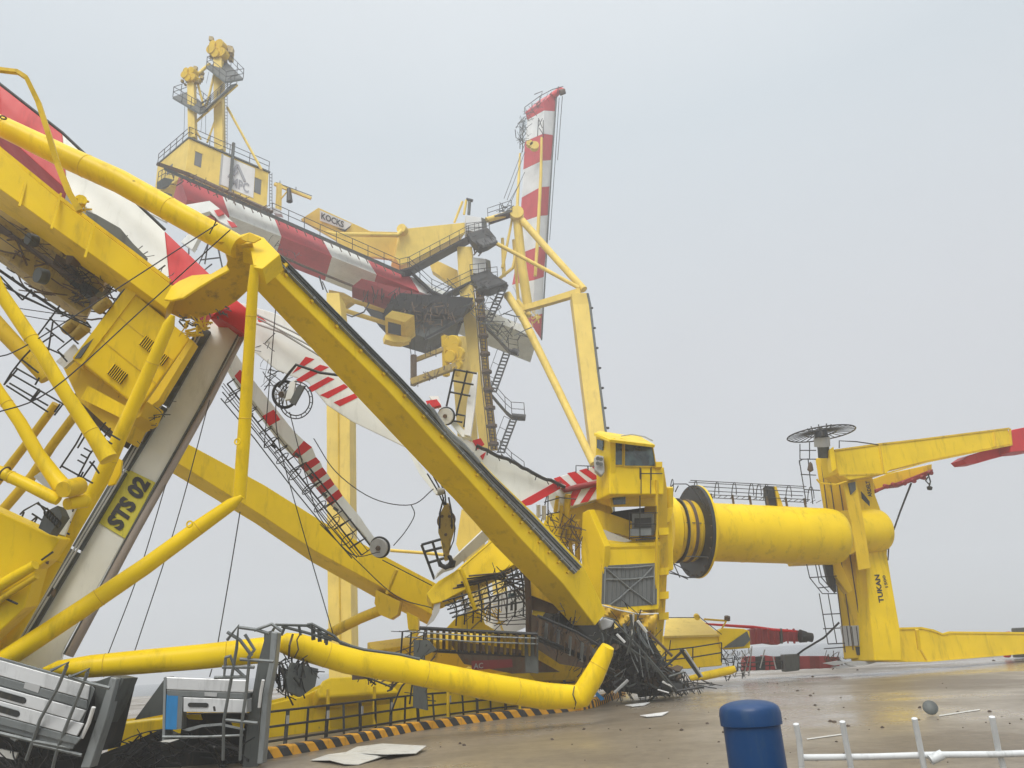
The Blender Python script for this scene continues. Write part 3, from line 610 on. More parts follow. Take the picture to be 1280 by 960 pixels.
m = MB(); m.ring(P(6, 592, 16.8), P(37, 607, 16.8) - P(0, 590, 16.9), .15, .02, 18, 5); m.build('tube_flange', 'rusty_steel', fc)
tube(fc, 'rear_tube', Ya, [(70, 505, 22, 10), (41, 544, 22, 10), (29, 560, 22, 10), (6, 590, 22, 11), (-20, 622, 22, 11)], 16)
tube(fc, 'rear_tube', Ya, [(96, 516, 22, 11), (65, 557, 22, 11), (41, 594, 22, 12), (4, 637, 22, 12), (-20, 668, 22, 12)], 16)
plate(fc, 'grey_box', 'light_grey_sheet', flatd(19.5), [(42, 596), (50, 590), (70, 602), (62, 614)], .6)
plate(fc, 'tube_bracket', 'grey_green_steel', flatd(17.2), [(56, 640), (72, 632), (78, 645), (62, 668), (48, 660)], .3)
m = MB()
for i in range(6): m.ring(P(58 + i * 3, 640 + i * 3, 16.9), RT, .08, .02, 10, 4)
m.build('bracket_clamps', 'dark_steel', fc)
m = MB(); m.tube([P(92, 618, 18.6), P(80, 642, 18.2), P(70, 668, 18)], .22, 6); m.build('white_lower_leg', 'white_paint', fc)
wires1(fc, 'handrail', 'dark_steel', [[(5, 481), (14, 466), (28, 448), (50, 425)], [(28, 450), (48, 466)], [(13, 467), (46, 486), (60, 494), (84, 508)], [(20, 460), (48, 476)], [(8, 482), (60, 515)], [(12, 479), (60, 507)], [(38, 501), (49, 486)], [(40, 501), (50, 489)], [(68, 519), (80, 503)], [(5, 481), (22, 461)], [(44, 481), (49, 472)], [(68, 515), (75, 505)]], 18.6, .022)
wires1(fc, 'handrail', 'dark_steel', [[(75, 585), (95, 555), (106, 535)], [(78, 583), (116, 604)], [(90, 610), (112, 568), (118, 560)], [(93, 612), (118, 576)], [(112, 577), (118, 583), (124, 592)], [(88, 617), (104, 626)], [(97, 560), (106, 545)], [(106, 535), (140, 555)], [(113, 528), (150, 550)], [(120, 545), (132, 528)], [(126, 552), (138, 535)], [(100, 618), (86, 650), (70, 672)], [(104, 590), (90, 618)], [(76, 647), (88, 653)], [(25, 643), (30, 638), (48, 628), (57, 640)], [(46, 629), (87, 653)], [(40, 642), (60, 655), (87, 668)], [(35, 655), (46, 646)], [(26, 650), (30, 640)], [(40, 658), (46, 648)], [(50, 668), (47, 680), (58, 676)], [(58, 676), (80, 662), (88, 648)]], 18.2, .022)
wires(fc, 'rung', 'dark_steel', [[(105, 560), (114, 565)], [(101, 568), (110, 573)], [(97, 575), (106, 580)]], 18.2, .02)
# yellow panel and tubes at the lower left edge
plate(fc, 'lower_panel', Yp, plane_fn(((0, 640, 17.5), (52, 665, 17.5), (0, 800, 17))), [(-220, 540), (0, 640), (54, 665), (74, 674), (58, 700), (44, 712), (30, 760), (-220, 1000)], .6, bevel=.03)
tube(fc, 'lower_tube', Yp, [(44, 706, 17, 12), (20, 720, 17, 14), (-20, 744, 17, 15)], 18)
tube(fc, 'lower_tube', Ya, [(46, 720, 17, 8), (20, 736, 17, 9), (-20, 764, 17, 9)], 14)
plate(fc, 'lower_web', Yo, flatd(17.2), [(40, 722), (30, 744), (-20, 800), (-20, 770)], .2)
wires(fc, 'bracket_bar', 'dark_steel', [[(0, 745), (22, 755)], [(52, 700), (66, 690)], [(60, 745), (66, 735)]], 17.0, .025)
for x, y in ((54, 700), (62, 741)): plate(fc, 'leg_lug', 'rusty_steel', flatd(17.5), [(x, y), (x + 6, y - 5), (x + 4, y + 5)], .08)
# hanging wire ropes (each one an object)
wires(fc, 'wire_rope', 'rope_steel', [[(-10, 449, 17), (50, 422, 17.5), (272, 280, 19.2)], [(-10, 518, 16.6), (65, 487, 16.8), (180, 385, 19), (288, 287, 19.3)], [(263, 268, 19.6), (270, 275, 19.3), (262, 292, 19.6)]], 19, .016)
wires(fc, 'wire_rope', 'rope_steel', [[(262, 500, 21), (220, 655, 21), (168, 815, 21)], [(207, 606, 21), (175, 712, 21), (135, 818, 21)], [(300, 640, 19.2), (286, 725, 19.1), (272, 806, 19)], [(265, 836, 19), (262, 846, 19)]], 21, .014)
wires(fc, 'wire_rope', 'rope_steel', [[(345, 490, 24), (347, 545, 24), (372, 640, 24), (417, 795, 24)], [(392, 548, 24), (420, 590, 24), (466, 623, 24), (514, 631, 24), (542, 611, 24)], [(514, 631, 24), (518, 644, 24), (507, 664, 24), (492, 682, 24)], [(362, 515, 24), (385, 605, 24), (402, 650, 24), (440, 693, 24), (475, 690, 24)], [(400, 655, 24), (445, 700, 24), (495, 745, 24), (540, 760, 24)], [(478, 700, 24), (540, 732, 24)], [(345, 380, 24), (340, 440, 24), (330, 560, 24)]], 24, .016)

# ================================================================== FALLEN HARBOUR CRANE (slewing crane)
tk = thing('fallen_slewing_crane', 'yellow slewing crane lying on its side with TUKAN written on the column foot', 'crane', Vector((G(900, 845).x, 37, 0)))
# jib arms reaching to the left, striped red and white
af = vert((320, 430, 25.2), (500, 535, 26))
plate(tk, 'jib_arm', 'white_paint', af, [(300, 395), (322, 402), (352, 411), (410, 450), (470, 497), (520, 555), (512, 562), (440, 527), (408, 506), (385, 478), (364, 470), (345, 462), (318, 440), (300, 425)], .9, bevel=.03, vr=True)
for p in ([(365, 467), (382, 446), (393, 449), (374, 462)], [(368, 476), (400, 456), (411, 459), (375, 479)], [(384, 485), (410, 471), (418, 474), (390, 490)], [(400, 494), (430, 480), (435, 484), (410, 498)], [(417, 503), (443, 492), (447, 497), (425, 508)]):
    plate(tk, 'red_stripe', 'red_paint', af, p, .02, proud=.012)
uf = vert((320, 395, 25.7), (430, 450, 26.2))
plate(tk, 'jib_arm', 'white_paint', uf, [(300, 378), (325, 386), (345, 392), (372, 405), (400, 425), (440, 462), (420, 455), (380, 438), (350, 420), (322, 402), (300, 392)], .7, bevel=.02, vr=True)
for p in ([(330, 411), (345, 409), (355, 415), (339, 417)], [(352, 424), (369, 422), (366, 429), (357, 428)], [(321, 392), (333, 402), (323, 403)], [(310, 386), (318, 390), (318, 402), (308, 396)]):
    plate(tk, 'red_stripe', 'red_paint', uf, p, .02, proud=.012)
wires1(tk, 'arm_edge_pipe', 'light_grey_sheet', [[(318, 404), (352, 416), (398, 444), (440, 468)], [(318, 392), (365, 414), (400, 432)], [(322, 398), (372, 424), (398, 438)]], 25.1, .035)
wires(tk, 'bent_bar', 'dark_steel', [[(348, 484), (360, 468), (370, 456), (400, 466), (430, 470), (458, 480)]], 24.8, .05)
# lower boom with sheave
bpx = [(286, 447, 20), (305, 478, 22), (330, 510, 22), (359, 547, 23), (372, 560, 24), (381, 566, 23), (385, 577, 23), (391, 584, 23), (394, 590, 22), (400, 598, 22), (404, 604, 22), (410, 612, 21), (415, 618, 21), (421, 626, 19), (446, 654, 16), (452, 660, 12), (467, 680, 11)]
def bsec(i):
    x, y, w_ = bpx[i]; j = min(i + 1, len(bpx) - 1); k = max(0, i - 1); dx, dy = bpx[j][0] - bpx[k][0], bpx[j][1] - bpx[k][1]; L_ = math.hypot(dx, dy); nx, ny = dy / L_, -dx / L_
    d = 25.2 + i * .06
    return ((x - nx * w_ * .5, y - ny * w_ * .5), (x - nx * w_ * .22, y - ny * w_ * .22), (x + nx * w_ * .5, y + ny * w_ * .5), d)
BS = [bsec(i) for i in range(len(bpx))]
i = 0
for j, red in ((4, 0), (5, 1), (6, 0), (7, 1), (8, 0), (9, 1), (10, 0), (11, 1), (12, 0), (13, 1), (16, 0)):
    beam(tk, 'red_boom_section' if red else 'white_boom_section', 'red_paint' if red else 'white_paint', BS[i:j + 1], 0); i = j
for p in ([(293, 470), (300, 462), (312, 476), (304, 484)], [(328, 520), (342, 512), (350, 524), (336, 532)]): plate(tk, 'red_stripe', 'red_paint', flatd(25.0), p, .05)
def sheave(par, x, y, d, r, wd=.25, mat='light_grey_sheet', rim='dark_steel', ax=None, spokes=0):
    c = P(x, y, d); ax = ax or (FW + RT * .25).normalized()
    m = MB(); m.lathe(c, ax, [(-wd / 2, r * .25), (-wd / 2, r * .86), (wd / 2, r * .86), (wd / 2, r * .25)], 32) if not spokes else None
    if not spokes: s_ = m.build('sheave', mat, par)
    else:
        m = MB(); m.lathe(c, ax, [(-wd * .6, .02), (-wd * .6, r * .25), (wd * .6, r * .25), (wd * .6, .02)], 20); s_ = m.build('sheave', mat, par)
        u = ax.orthogonal().normalized(); v = ax.cross(u)
        for k in range(spokes):
            a = 2 * math.pi * k / spokes; e = u * math.cos(a) + v * math.sin(a); mm = MB(); mm.tube([c + e * r * .2, c + e * r * .84], .022, 4); mm.build('spoke', mat, s_)
    m = MB(); m.ring(c, ax, r * .92, r * .11, 36, 8); m.build('rim', rim, s_)
    m = MB(); m.lathe(c - ax * wd * .7, ax, [(0, .02), (0, r * .2), (wd * .3, r * .26), (wd * .3, .02)], 20); m.build('hub', 'rusty_steel', s_)
    return s_
sheave(tk, 475, 684, 25.8, .36, .3)
lw = P(339, 540, 25.2) - P(326, 541, 25.2)
ladder(tk, 'dark_steel', P(284, 480, 25.4), P(452, 694, 25.8), P(468, 687, 25.8) - P(455, 696, 25.8), .4, .03, 9, -FW * .2 - (P(468, 687, 25.8) - P(452, 694, 25.8)).normalized() * .25, 'caged_ladder', .018)
wires1(tk, 'ladder_cage', 'dark_steel', [[(278, 490), (322, 543), (372, 606), (410, 655), (446, 697)], [(276, 498), (318, 548), (360, 603), (400, 652), (440, 698)]], 25.0, .02)
for i_, (x, y) in enumerate([(292, 496), (312, 522), (341, 552), (356, 572), (372, 592), (388, 610), (403, 632), (420, 652), (437, 673)]):
    m = MB(); m.ring(P(x - 3, y + 1, 25.2), (P(467, 680, 25.8) - P(286, 447, 25.2)).normalized() + FW * .4, .24, .018, 18, 4); m.build('cage_hoop', 'dark_steel', tk)
for x, y in ((344, 556), (374, 567), (391, 594), (408, 617), (422, 635)): plate(tk, 'ladder_clip', 'dark_steel', flatd(25), [(x - 4, y - 2), (x + 1, y + 2), (x - 1, y + 5), (x - 6, y + 1)], .06)
# big dark sheave under the arm
sheave(tk, 356, 493, 24.9, .46, .35, 'light_grey_sheet', 'black_rubber', spokes=14)
m = MB(); c = P(360, 500, 24.7); ax = (FW + RT * .25).normalized(); m.ring(c + RT * .25, ax, .60, .02, 30, 5); m.ring(c + RT * .25, ax, .50, .02, 30, 5)
u = ax.orthogonal().normalized(); v = ax.cross(u)
for k in range(18): a = 2 * math.pi * k / 18; e = u * math.cos(a) + v * math.sin(a); m.tube([c + RT * .25 + e * .5, c + RT * .25 + e * .6], .014, 4)
m.build('sheave_guard', 'dark_steel', tk)
plate(tk, 'sheave_bracket', 'white_paint', flatd(24.6), [(362, 478), (370, 474), (366, 498), (356, 500)], .12)
plate(tk, 'sheave_bracket', 'grey_green_steel', flatd(24.5), [(372, 482), (381, 482), (368, 506), (362, 502)], .12)
tangle(tk, 'torn_lacing', 'dark_steel', [(322, 430), (335, 428), (355, 478), (350, 490), (330, 480)], (24.6, 25.4), 26, (.4, 1.4), .02, 51, bend=.2)
# white counter arm right of the diagonal beam
wf = vert((598, 590, 29), (708, 610, 30.8))
plate(tk, 'counter_arm', 'white_paint', wf, [(560, 540), (598, 556), (645, 581), (708, 607), (692, 615), (652, 634), (600, 600), (560, 580)], .9, bevel=.03, vr=True)
plate(tk, 'red_stripe', 'red_paint', wf, [(654, 633), (651, 627), (692, 604), (700, 607), (700, 611), (664, 631)], .04, proud=.03)
for p in ([(577, 545), (584, 543), (590, 549), (588, 552)], [(590, 551), (600, 548), (605, 556), (597, 562)], [(600, 570), (607, 565), (603, 575)]): plate(tk, 'red_stripe', 'red_paint', wf, p, .04, proud=.05)
m = MB(); rr_ = random.Random(4)
pts = [lerp(P(596, 556, 28.8), P(706, 610, 30.6), i / 18) + Vector((0, 0, rr_.uniform(-.05, .05))) for i in range(19)]
m.tube(pts, .07, 6); m.build('rope_bundle', 'dark_steel', tk)
for i_ in range(0, 18, 2): 
    m = MB(); m.tube([pts[i_], pts[i_] + Vector((rr_.uniform(-.1, .2), 0, -.2))], .025, 4); m.build('rope_strand', 'dark_steel', tk)
# striped jib root
sfn = vert((690, 610, 31.8), (755, 600, 32.3))
plate(tk, 'jib_root', 'clean_white_paint', sfn, [(688, 600), (694, 597), (742, 583), (760, 584), (760, 620), (712, 634), (700, 628)], 1.4, bevel=.03)
for p in ([(709, 591.5), (719, 589.5), (735, 603), (721, 605)], [(724, 588), (733, 585.5), (750, 598), (741, 600)], [(692, 598), (700, 595.5), (713, 607), (704, 611)], [(738, 610), (748, 607), (735, 627), (725, 629)], [(716, 613), (728, 609), (716, 632), (708, 633)], [(752, 612), (759, 611), (752, 623), (745, 625)], [(740, 584), (746, 583), (759, 592), (759, 598)]):
    plate(tk, 'red_stripe', 'red_paint', sfn, p, .03, proud=.02)
m = MB(); m.tube([sfn(698, 602) - FW * .1, sfn(706, 612) - FW * .15, sfn(722, 608) - FW * .15, sfn(756, 602) - FW * .1], .12, 8); m.build('torn_edge', 'dull_red_paint', tk)
wires1(tk, 'guard_wire', 'dark_steel', [[(720, 591), (720, 582), (752, 583)], [(735, 588), (735, 583)], [(680, 628), (700, 622), (720, 624)], [(676, 655), (684, 617)], [(685, 655), (685, 617)], [(672, 645), (700, 640)]], 31.3, .025)
for x, y0, y1 in ((673, 631, 647), (680, 632, 650)):
    tube(tk, 'white_bottle', 'clean_white_paint', [(x, y0, 31, 5.5), (x, y1, 31, 5.5)], 12)
# yellow mechanism left of the cab
plate(tk, 'root_girder', Yp, flatd(32.4), [(682, 645), (712, 634), (762, 620), (766, 640), (735, 668), (690, 690), (676, 668)], 1.2, bevel=.03)
for (x0, y0, x1, y1, w_) in ((710, 618, 706, 672, 8), (702, 632, 700, 668, 5), (697, 620, 694, 640, 5), (722, 650, 722, 700, 7), (712, 660, 714, 700, 5)):
    tube(tk, 'hydraulic_strut', Ya, [(x0, y0, 31.6, w_), (x1, y1, 31.6, w_)], 12)
tangle(tk, 'hydraulic_hoses', 'rusty_steel', [(688, 640), (725, 650), (728, 720), (745, 745), (735, 735), (700, 700), (684, 668)], (30.8, 32), 110, (.3, 1.6), .03, 61, bend=.2, vert=.6)
# machinery house, tilted gusset, engine grille
plate(tk, 'side_gusset', Yp, plane_fn(((730, 640, 31), (752, 682, 30.2), (745, 760, 30.2))), [(728, 641), (736, 637), (756, 683), (752, 758), (742, 756), (728, 715), (726, 690)], .35, bevel=.03)
mo, mx_, my, mz = P(752, 682, 30.4), P(824, 679, 31.4), P(749, 768, 29.5), P(764, 672, 33.4)
m = MB(); m.box(mo, mx_, my, mz); m.build('machine_house', Yp, tk, bevel=.04)
def mp_(u, v, h=0): return mo + (mx_ - mo) * u + (my - mo) * v - (mz - mo).normalized() * h
m = MB(); m.box(mp_(-.02, -.02, .06), mp_(1.02, -.02, .06), mp_(-.02, .03, .06), mp_(-.02, -.02, -.1)); m.build('house_cornice', Yp, tk)
m = MB(); m.box(mp_(.03, .30, .02), mp_(.97, .30, .02), mp_(.03, .92, .02), mp_(.03, .30, -.02)); gl_ = m.build('engine_grille', 'mesh_grey', tk)
for i in range(13):
    u_ = .06 + .88 * i / 12; m = MB(); m.tube([mp_(u_, .31, .04), mp_(u_, .91, .04)], .012, 4); m.build('grille_bar', 'aluminium_dark', gl_)
for a, b_ in (((.08, .33), (.9, .92)), ((.92, .33), (.55, .62)), ((.55, .62), (.12, .9)), ((.05, .33), (.95, .33)), ((.08, .5), (.92, .5)), ((.08, .31), (.08, .91)), ((.92, .31), (.92, .91))):
    m = MB(); m.tube([mp_(*a, .08), mp_((a[0] + b_[0]) / 2, (a[1] + b_[1]) / 2 + .02, .09), mp_(*b_, .08)], .03, 5); m.build('frame_bar', 'galvanised_steel', gl_)
m = MB(); m.box(mp_(0, .28, .03), mp_(.03, .28, .03), mp_(0, 1, .03), mp_(0, .28, -.1)); m.build('house_corner_post', Ya, tk)
# torn sheet skirt under the grille
m = MB(); rows = 6; cols_ = 22; V = []; r3 = random.Random(5)
for j in range(rows):
    for i in range(cols_):
        u_, v_ = i / (cols_ - 1), j / (rows - 1); x = 746 + 76 * u_ - 4 * v_ + v_ * 12 * (1 - u_); y = lerp(754 + 14 * u_, 772 + 26 * u_ ** .8, v_) + math.sin(u_ * 9 + v_ * 3) * 2.2 * v_
        V.append(P(x, y, 29.0 + .25 * math.sin(u_ * 17 + v_ * 5) * (.3 + v_) + r3.uniform(-.04, .04)))
m.add(V, [(j * cols_ + i, j * cols_ + i + 1, (j + 1) * cols_ + i + 1, (j + 1) * cols_ + i) for j in range(rows - 1) for i in range(cols_ - 1)], True)
o = m.build('crumpled_sheet', 'tarp_yellow', tk); md = o.modifiers.new('s', 'SOLIDIFY'); md.thickness = .03
tube(tk, 'sheet_hem', 'board_white', [(747, 755, 28.9, 2), (775, 763, 28.9, 2), (800, 768, 28.9, 2), (823, 767, 29.0, 2)], 8)
# open deck below the cab with the grey cabinet
plate(tk, 'deck_plate', Yp, plane_fn(((750, 684, 30.3), (824, 682, 31.3), (740, 660, 32.5))), [(752, 684), (742, 664), (736, 640), (775, 655), (824, 662), (824, 682)], .15)
plate(tk, 'deck_coaming', Yp, flatd(31.9), [(735, 638), (748, 637), (800, 655), (800, 676), (775, 668), (750, 662)], .12, bevel=.02)
plate(tk, 'fallen_panel', 'board_white', flatd(31.3), [(748, 662), (755, 662), (790, 676), (780, 678), (760, 676)], .08)
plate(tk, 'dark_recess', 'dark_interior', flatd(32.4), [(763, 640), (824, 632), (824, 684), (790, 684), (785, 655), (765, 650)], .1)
m = MB(); m.box(P(790, 642, 31.2), P(816, 642, 31.2), P(790, 669, 31.2), P(793, 642, 31.9)); cb = m.build('control_cabinet', 'aluminium_dark', tk)
plate(cb, 'cabinet_screen', 'dark_interior', flatd(31.15), [(793, 645), (814, 645), (814, 659), (793, 659)], .03); WL[cb.name]
plate(cb, 'cabinet_base', 'galvanised_steel', flatd(31.1), [(788, 661), (814, 660), (814, 669), (788, 670)], .05)
wires1(tk, 'deck_railing', 'dark_steel', [[(787, 640), (787, 675)], [(787, 655), (822, 655)], [(787, 641), (822, 641)], [(820, 632), (820, 678)], [(787, 672), (822, 672)], [(800, 584), (800, 672)], [(814, 584), (814, 600)], [(800, 592), (828, 592)], [(795, 675), (824, 673)]], 30.9, .022)
# cab
cf = vert((764, 584, 30.6), (824, 584, 31.4))
plate(tk, 'cab_body', Yp, cf, [(762, 548), (776, 547), (817, 556), (821, 584), (830, 584), (830, 618), (762, 618)], 1.2, bevel=.05)
plate(tk, 'cab_side', Yp, plane_fn(((745, 542, 31.6), (762, 548, 30.55), (762, 618, 30.55))), [(745, 541), (763, 548), (763, 619), (746, 600), (744, 580)], .25, bevel=.03)
cw = plate(tk, 'cab_window', 'window_glass', cf, [(767, 553), (777, 553), (777, 581), (768, 581)], .04, proud=.03)
plate(tk, 'cab_window', 'window_glass', cf, [(781, 552.5), (814, 557), (819, 582.5), (781, 582)], .04, proud=.03)
fr = MB()
for pl_ in ([(766, 552), (778, 552), (778, 582), (767, 582), (766, 552)], [(780, 551.5), (815, 556), (820, 583.5), (780, 583), (780, 551.5)]): fr.tube([cf(x, y) - FW * .04 for x, y in pl_], .035, 4)
fr.build('window_frame', Ya, tk)
plate(tk, 'side_window', 'window_glass', plane_fn(((745, 542, 31.5), (762, 548, 30.45), (762, 618, 30.45))), [(746.5, 549), (754, 551), (753.5, 563), (746.5, 560)], .04, proud=.02)
plate(tk, 'floodlight_case', 'light_grey_sheet', flatd(30.6), [(743, 572), (746, 568), (755, 570), (756, 590), (752, 595), (744, 588)], .4, bevel=.06)
m = MB()
for (x, y) in ((747, 573), (747, 579), (751, 574), (751, 580)): m.lathe(P(x, y, 30.5), -FW, [(0, .02), (0, .07), (.06, .08), (.06, .01)], 12)
m.build('floodlight', 'aluminium_dark', tk)
plate(tk, 'cab_roof', Yp, plane_fn(((745, 541, 31.8), (762, 548, 30.4), (818, 556, 31.2))), [(743, 541), (749, 538.5), (778, 543), (800, 545), (819, 556), (762, 549)], .12, bevel=.02)
tube(tk, 'roof_rail', 'light_grey_sheet', [(776, 545, 31.2, 1.5), (790, 543, 31.2, 1.5), (806, 546, 31.2, 1.5), (816, 551, 31.2, 1.5)], 6)
for x in (801, 813): m = MB(); m.tube([cf(x, 585) - FW * .06, cf(x, 617) - FW * .06], .02, 4); m.build('grab_rail', 'rusty_steel', tk)
plate(tk, 'cab_corner_block', Ya, flatd(31.0), [(820, 577), (828, 577), (828, 584), (820, 584)], .4, bevel=.02)
plate(tk, 'cab_base', Ya, plane_fn(((762, 619, 31.0), (824, 619, 31.8), (762, 640, 31.0))), [(762, 619), (825, 618), (825, 633), (764, 634)], 1.8, bevel=.03)
plate(tk, 'base_window', 'window_glass', flatd(30.85), [(765, 620), (782, 620), (782, 630), (767, 631)], .05)
plate(tk, 'rear_column', Ya, plane_fn(((824, 600, 31.9), (833, 600, 32.1), (824, 800, 31.3))), [(824, 584), (830, 584), (834, 610), (835, 700), (832, 762), (828, 806), (820, 806), (822, 700)], .9, bevel=.03)
for y in (660, 710, 740, 766): plate(tk, 'column_lug', Yp, flatd(31.3), [(823, y), (836, y - 1), (836, y + 8), (824, y + 9)], .5)
tube(tk, 'column_pipe', Ya, [(821, 600, 31, 4), (821, 690, 30.9, 4), (817, 800, 30.6, 4)], 8)
tube(tk, 'small_drum', Yp, [(836, 609, 32.6, 11), (836, 635, 32.6, 11)], 18)
plate(tk, 'drum_bracket', Yp, flatd(32.2), [(828, 636), (842, 634), (838, 652), (828, 655)], .5, bevel=.02)
plate(tk, 'drum_bracket', Yp, flatd(32.2), [(826, 648), (840, 648), (842, 712), (826, 714)], .9, bevel=.03)
# slewing ring and column
cax = Vector((math.cos(R(13)), math.sin(R(13)), -.062)).normalized()
cc = P(868, 664, 36.0); rc_ = 35.5 * 36.6 / FOC
def roll(name, prof, mat, n=56): m = MB(); m.lathe(cc, cax, prof, n); return m.build(name, mat, tk)
sr = 57 * 36 / FOC
roll('slewing_ring', [(-.10, rc_ * .8), (-.10, sr), (.06, sr), (.06, rc_ * .8)], 'dark_steel')
roll('ring_flange', [(.061, rc_ * .8), (.061, sr * 1.005), (.16, sr * 1.005), (.16, rc_ * .9)], Yp)
pr = []
for i_ in range(8):
    t0 = -1.25 + i_ * .14; pr += [(t0, sr * .66 - (.0 if i_ % 2 else .07)), (t0 + .10, sr * .66 - (.0 if i_ % 2 else .07))]
roll('winding_drum', [(-1.3, .2)] + pr + [(-.1, sr * .64), (-.1, .2)], Ya)
roll('drum_seal', [(-.55, sr * .5), (-.55, sr * .69), (-.42, sr * .69), (-.42, sr * .5)], 'rusty_steel')
roll('drum_seal', [(-.93, sr * .5), (-.93, sr * .70), (-.86, sr * .70), (-.86, sr * .5)], 'dark_steel')
roll('drum_flange', [(-1.6, .2), (-1.6, sr * .70), (-1.3, sr * .74), (-1.22, sr * .74), (-1.22, .2)], Yp)
u = cax.orthogonal().normalized(); v = cax.cross(u)
for k in range(26):
    a = 2 * math.pi * k / 26; e = u * math.cos(a) + v * math.sin(a); m = MB(); m.lathe(cc + e * sr * .95 - cax * .16, cax, [(0, .01), (0, .035), (.06, .035), (.06, .01)], 6); m.build('ring_bolt', 'rusty_steel', tk)
for k in range(2): 
    m = MB(); e = Vector((0, 0, .65 - 1.5 * k)); m.tube([cc + e - cax * .9 - FW * 1.5, cc + e + cax * .2 - FW * 1.5], .025, 4); m.build('ring_hose', 'grey_green_steel', tk)
Lc = 6.4
roll('column_tube', [(.16, rc_), (.6, rc_), (2.5, rc_), (5.5, rc_), (Lc + .5, rc_ * 1.0), (Lc + .85, rc_ * .97), (Lc + 1.05, rc_ * .90), (Lc + 1.12, rc_ * .75)], Yp, 72)
for t_ in (2.35, 4.7): roll('column_weld', [(t_, rc_ - .01), (t_ + .01, rc_ + .012), (t_ + .04, rc_ + .012), (t_ + .05, rc_ - .01)], Yp, 72)
# caged walkway lying along the top of the column
tp = cc + Vector((0, 0, rc_ + .35)); 
m = MB()
for dz, dy in ((0, -.35), (0, .35), (.35, -.45), (.35, .45), (.68, -.2), (.68, .2)): m.tube([tp + cax * .1 + Vector((0, dy, dz)), tp + cax * (Lc - .2) + Vector((0, dy, dz))], .02, 5)
lad = m.build('column_ladder', 'dark_steel', tk)
for i_ in range(22): m = MB(); p = tp + cax * (.3 + i_ * .31); m.tube([p + Vector((0, -.35, 0)), p + Vector((0, .35, 0))], .015, 4); m.build('rung', 'dark_steel', lad)
for t_ in (-.9, .3, 1.4, 2.3, 3.2, 3.6, 4.0, 5.2, 6.4):
    m = MB(); p = tp + cax * t_; m.tube([p + Vector((0, -.45 * math.cos(a) , .05 + .68 * math.sin(a))) + cax * .12 * math.sin(a) for a in [math.pi * j / 12 for j in range(13)]], .022, 5); m.build('cage_hoop', 'dark_steel', lad)
for t_ in (1.0, 2.1, 3.0, 3.9, 4.9, 5.9):
    m = MB(); p = cc + cax * t_ + Vector((0, -.3, rc_ - .08)); m.box(p, p + cax * .09, p + Vector((0, .1, 0)), p + Vector((0, 0, .5))); m.build('ladder_bracket', 'rusty_steel', lad)
p = cc + cax * 4.0 + Vector((0, -.2, rc_)); m = MB(); m.box(p - cax * .0, p + cax * .42, p + Vector((0, .5, 0)), p + Vector((0, 0, .95))); m.build('junction_box', 'dark_steel', tk)
m = MB(); m.loft([[p + cax * .44 + Vector((0, -.1, -.05)), p + cax * .72 + Vector((0, -.1, -.05)), p + cax * .72 + Vector((0, .4, -.05)), p + cax * .44 + Vector((0, .4, -.05))], [p + cax * .46 + Vector((0, -.05, .95)), p + cax * .56 + Vector((0, -.05, .95)), p + cax * .56 + Vector((0, .3, .95)), p + cax * .46 + Vector((0, .3, .95))]]); m.build('column_fin', Ya, tk)
wires1(tk, 'ring_guard', 'dark_steel', [[(836, 612), (842, 605), (858, 605)], [(844, 615), (848, 607)], [(858, 605), (868, 612), (885, 640)], [(836, 716), (860, 722), (870, 722)], [(838, 714), (860, 724)], [(840, 700), (850, 722)], [(843, 705), (862, 715)]], 34.0, .025)
# portal frame
pf = vert((1047, 700, 39.6), (1088, 700, 39.0))
plate(tk, 'portal_side', Ya, pf, [(1019, 573), (1042, 568), (1062, 600), (1078, 700), (1092, 822), (1055, 824), (1048, 745), (1040, 700), (1030, 640)], 2.2, bevel=.05)
for x0, y0, x1, y1 in ((1026, 575, 1056, 815), (1036, 590, 1066, 812), (1048, 600, 1080, 815)):
    m = MB(); m.tube([pf(x0, y0) - FW * .05, pf((x0 + x1) / 2, (y0 + y1) / 2) - FW * .05, pf(x1, y1) - FW * .05], .03, 5); m.build('portal_seam', 'rusty_steel', tk)
ff = vert((1072, 700, 38.5), (1140, 700, 39.3))
plate(tk, 'portal_front', Yp, ff, [(1070, 600), (1091, 596), (1094, 618), (1102, 640), (1108, 655), (1110, 680), (1109, 693), (1116, 735), (1125, 786), (1128, 826), (1094, 826), (1087, 760), (1079, 680)], 1.8, bevel=.05)
m = MB(); p = P(1080, 664, 39.3); m.lathe(p, (RT + FW * .3), [(-1.2, .5), (-1.2, 1.1), (.7, 1.1), (.95, 1.04), (1.12, .85), (1.2, .5)], 48); m.build('hub_bulge', Yp, tk)

plate(tk, 'worn_pad', Ya, nr(ff, 1.3), [(1052, 602), (1070, 600), (1079, 650), (1089, 710), (1073, 713), (1064, 655)], 1.2, vr=True, bevel=.02)
plate(tk, 'worn_pad', 'grey_green_steel', nr(ff, 1.4), [(1061, 604), (1069, 602), (1070, 612), (1064, 618)], .1)
plate(tk, 'chevron_mark', 'black_paint', ff, [(1076, 614), (1079, 617), (1087, 627), (1087, 633), (1077, 623)], .02, proud=.012)
text(tk, 'lettering', 'ARDELT', 'black_paint', ff(1090, 621), ff(1086.5, 601), ff(1085, 621.5), .03, proud=.02)
text(tk, 'lettering', 'TUKAN', 'black_paint', ff(1105, 753), ff(1099, 718), ff(1098.5, 753.5), .035, proud=.02)
text(tk, 'lettering', '1500', 'black_paint', ff(1110, 734), ff(1106, 719), ff(1106.5, 734.5), .02, proud=.02)
bf = vert((1080, 805, 37.9), (1280, 805, 42.4))
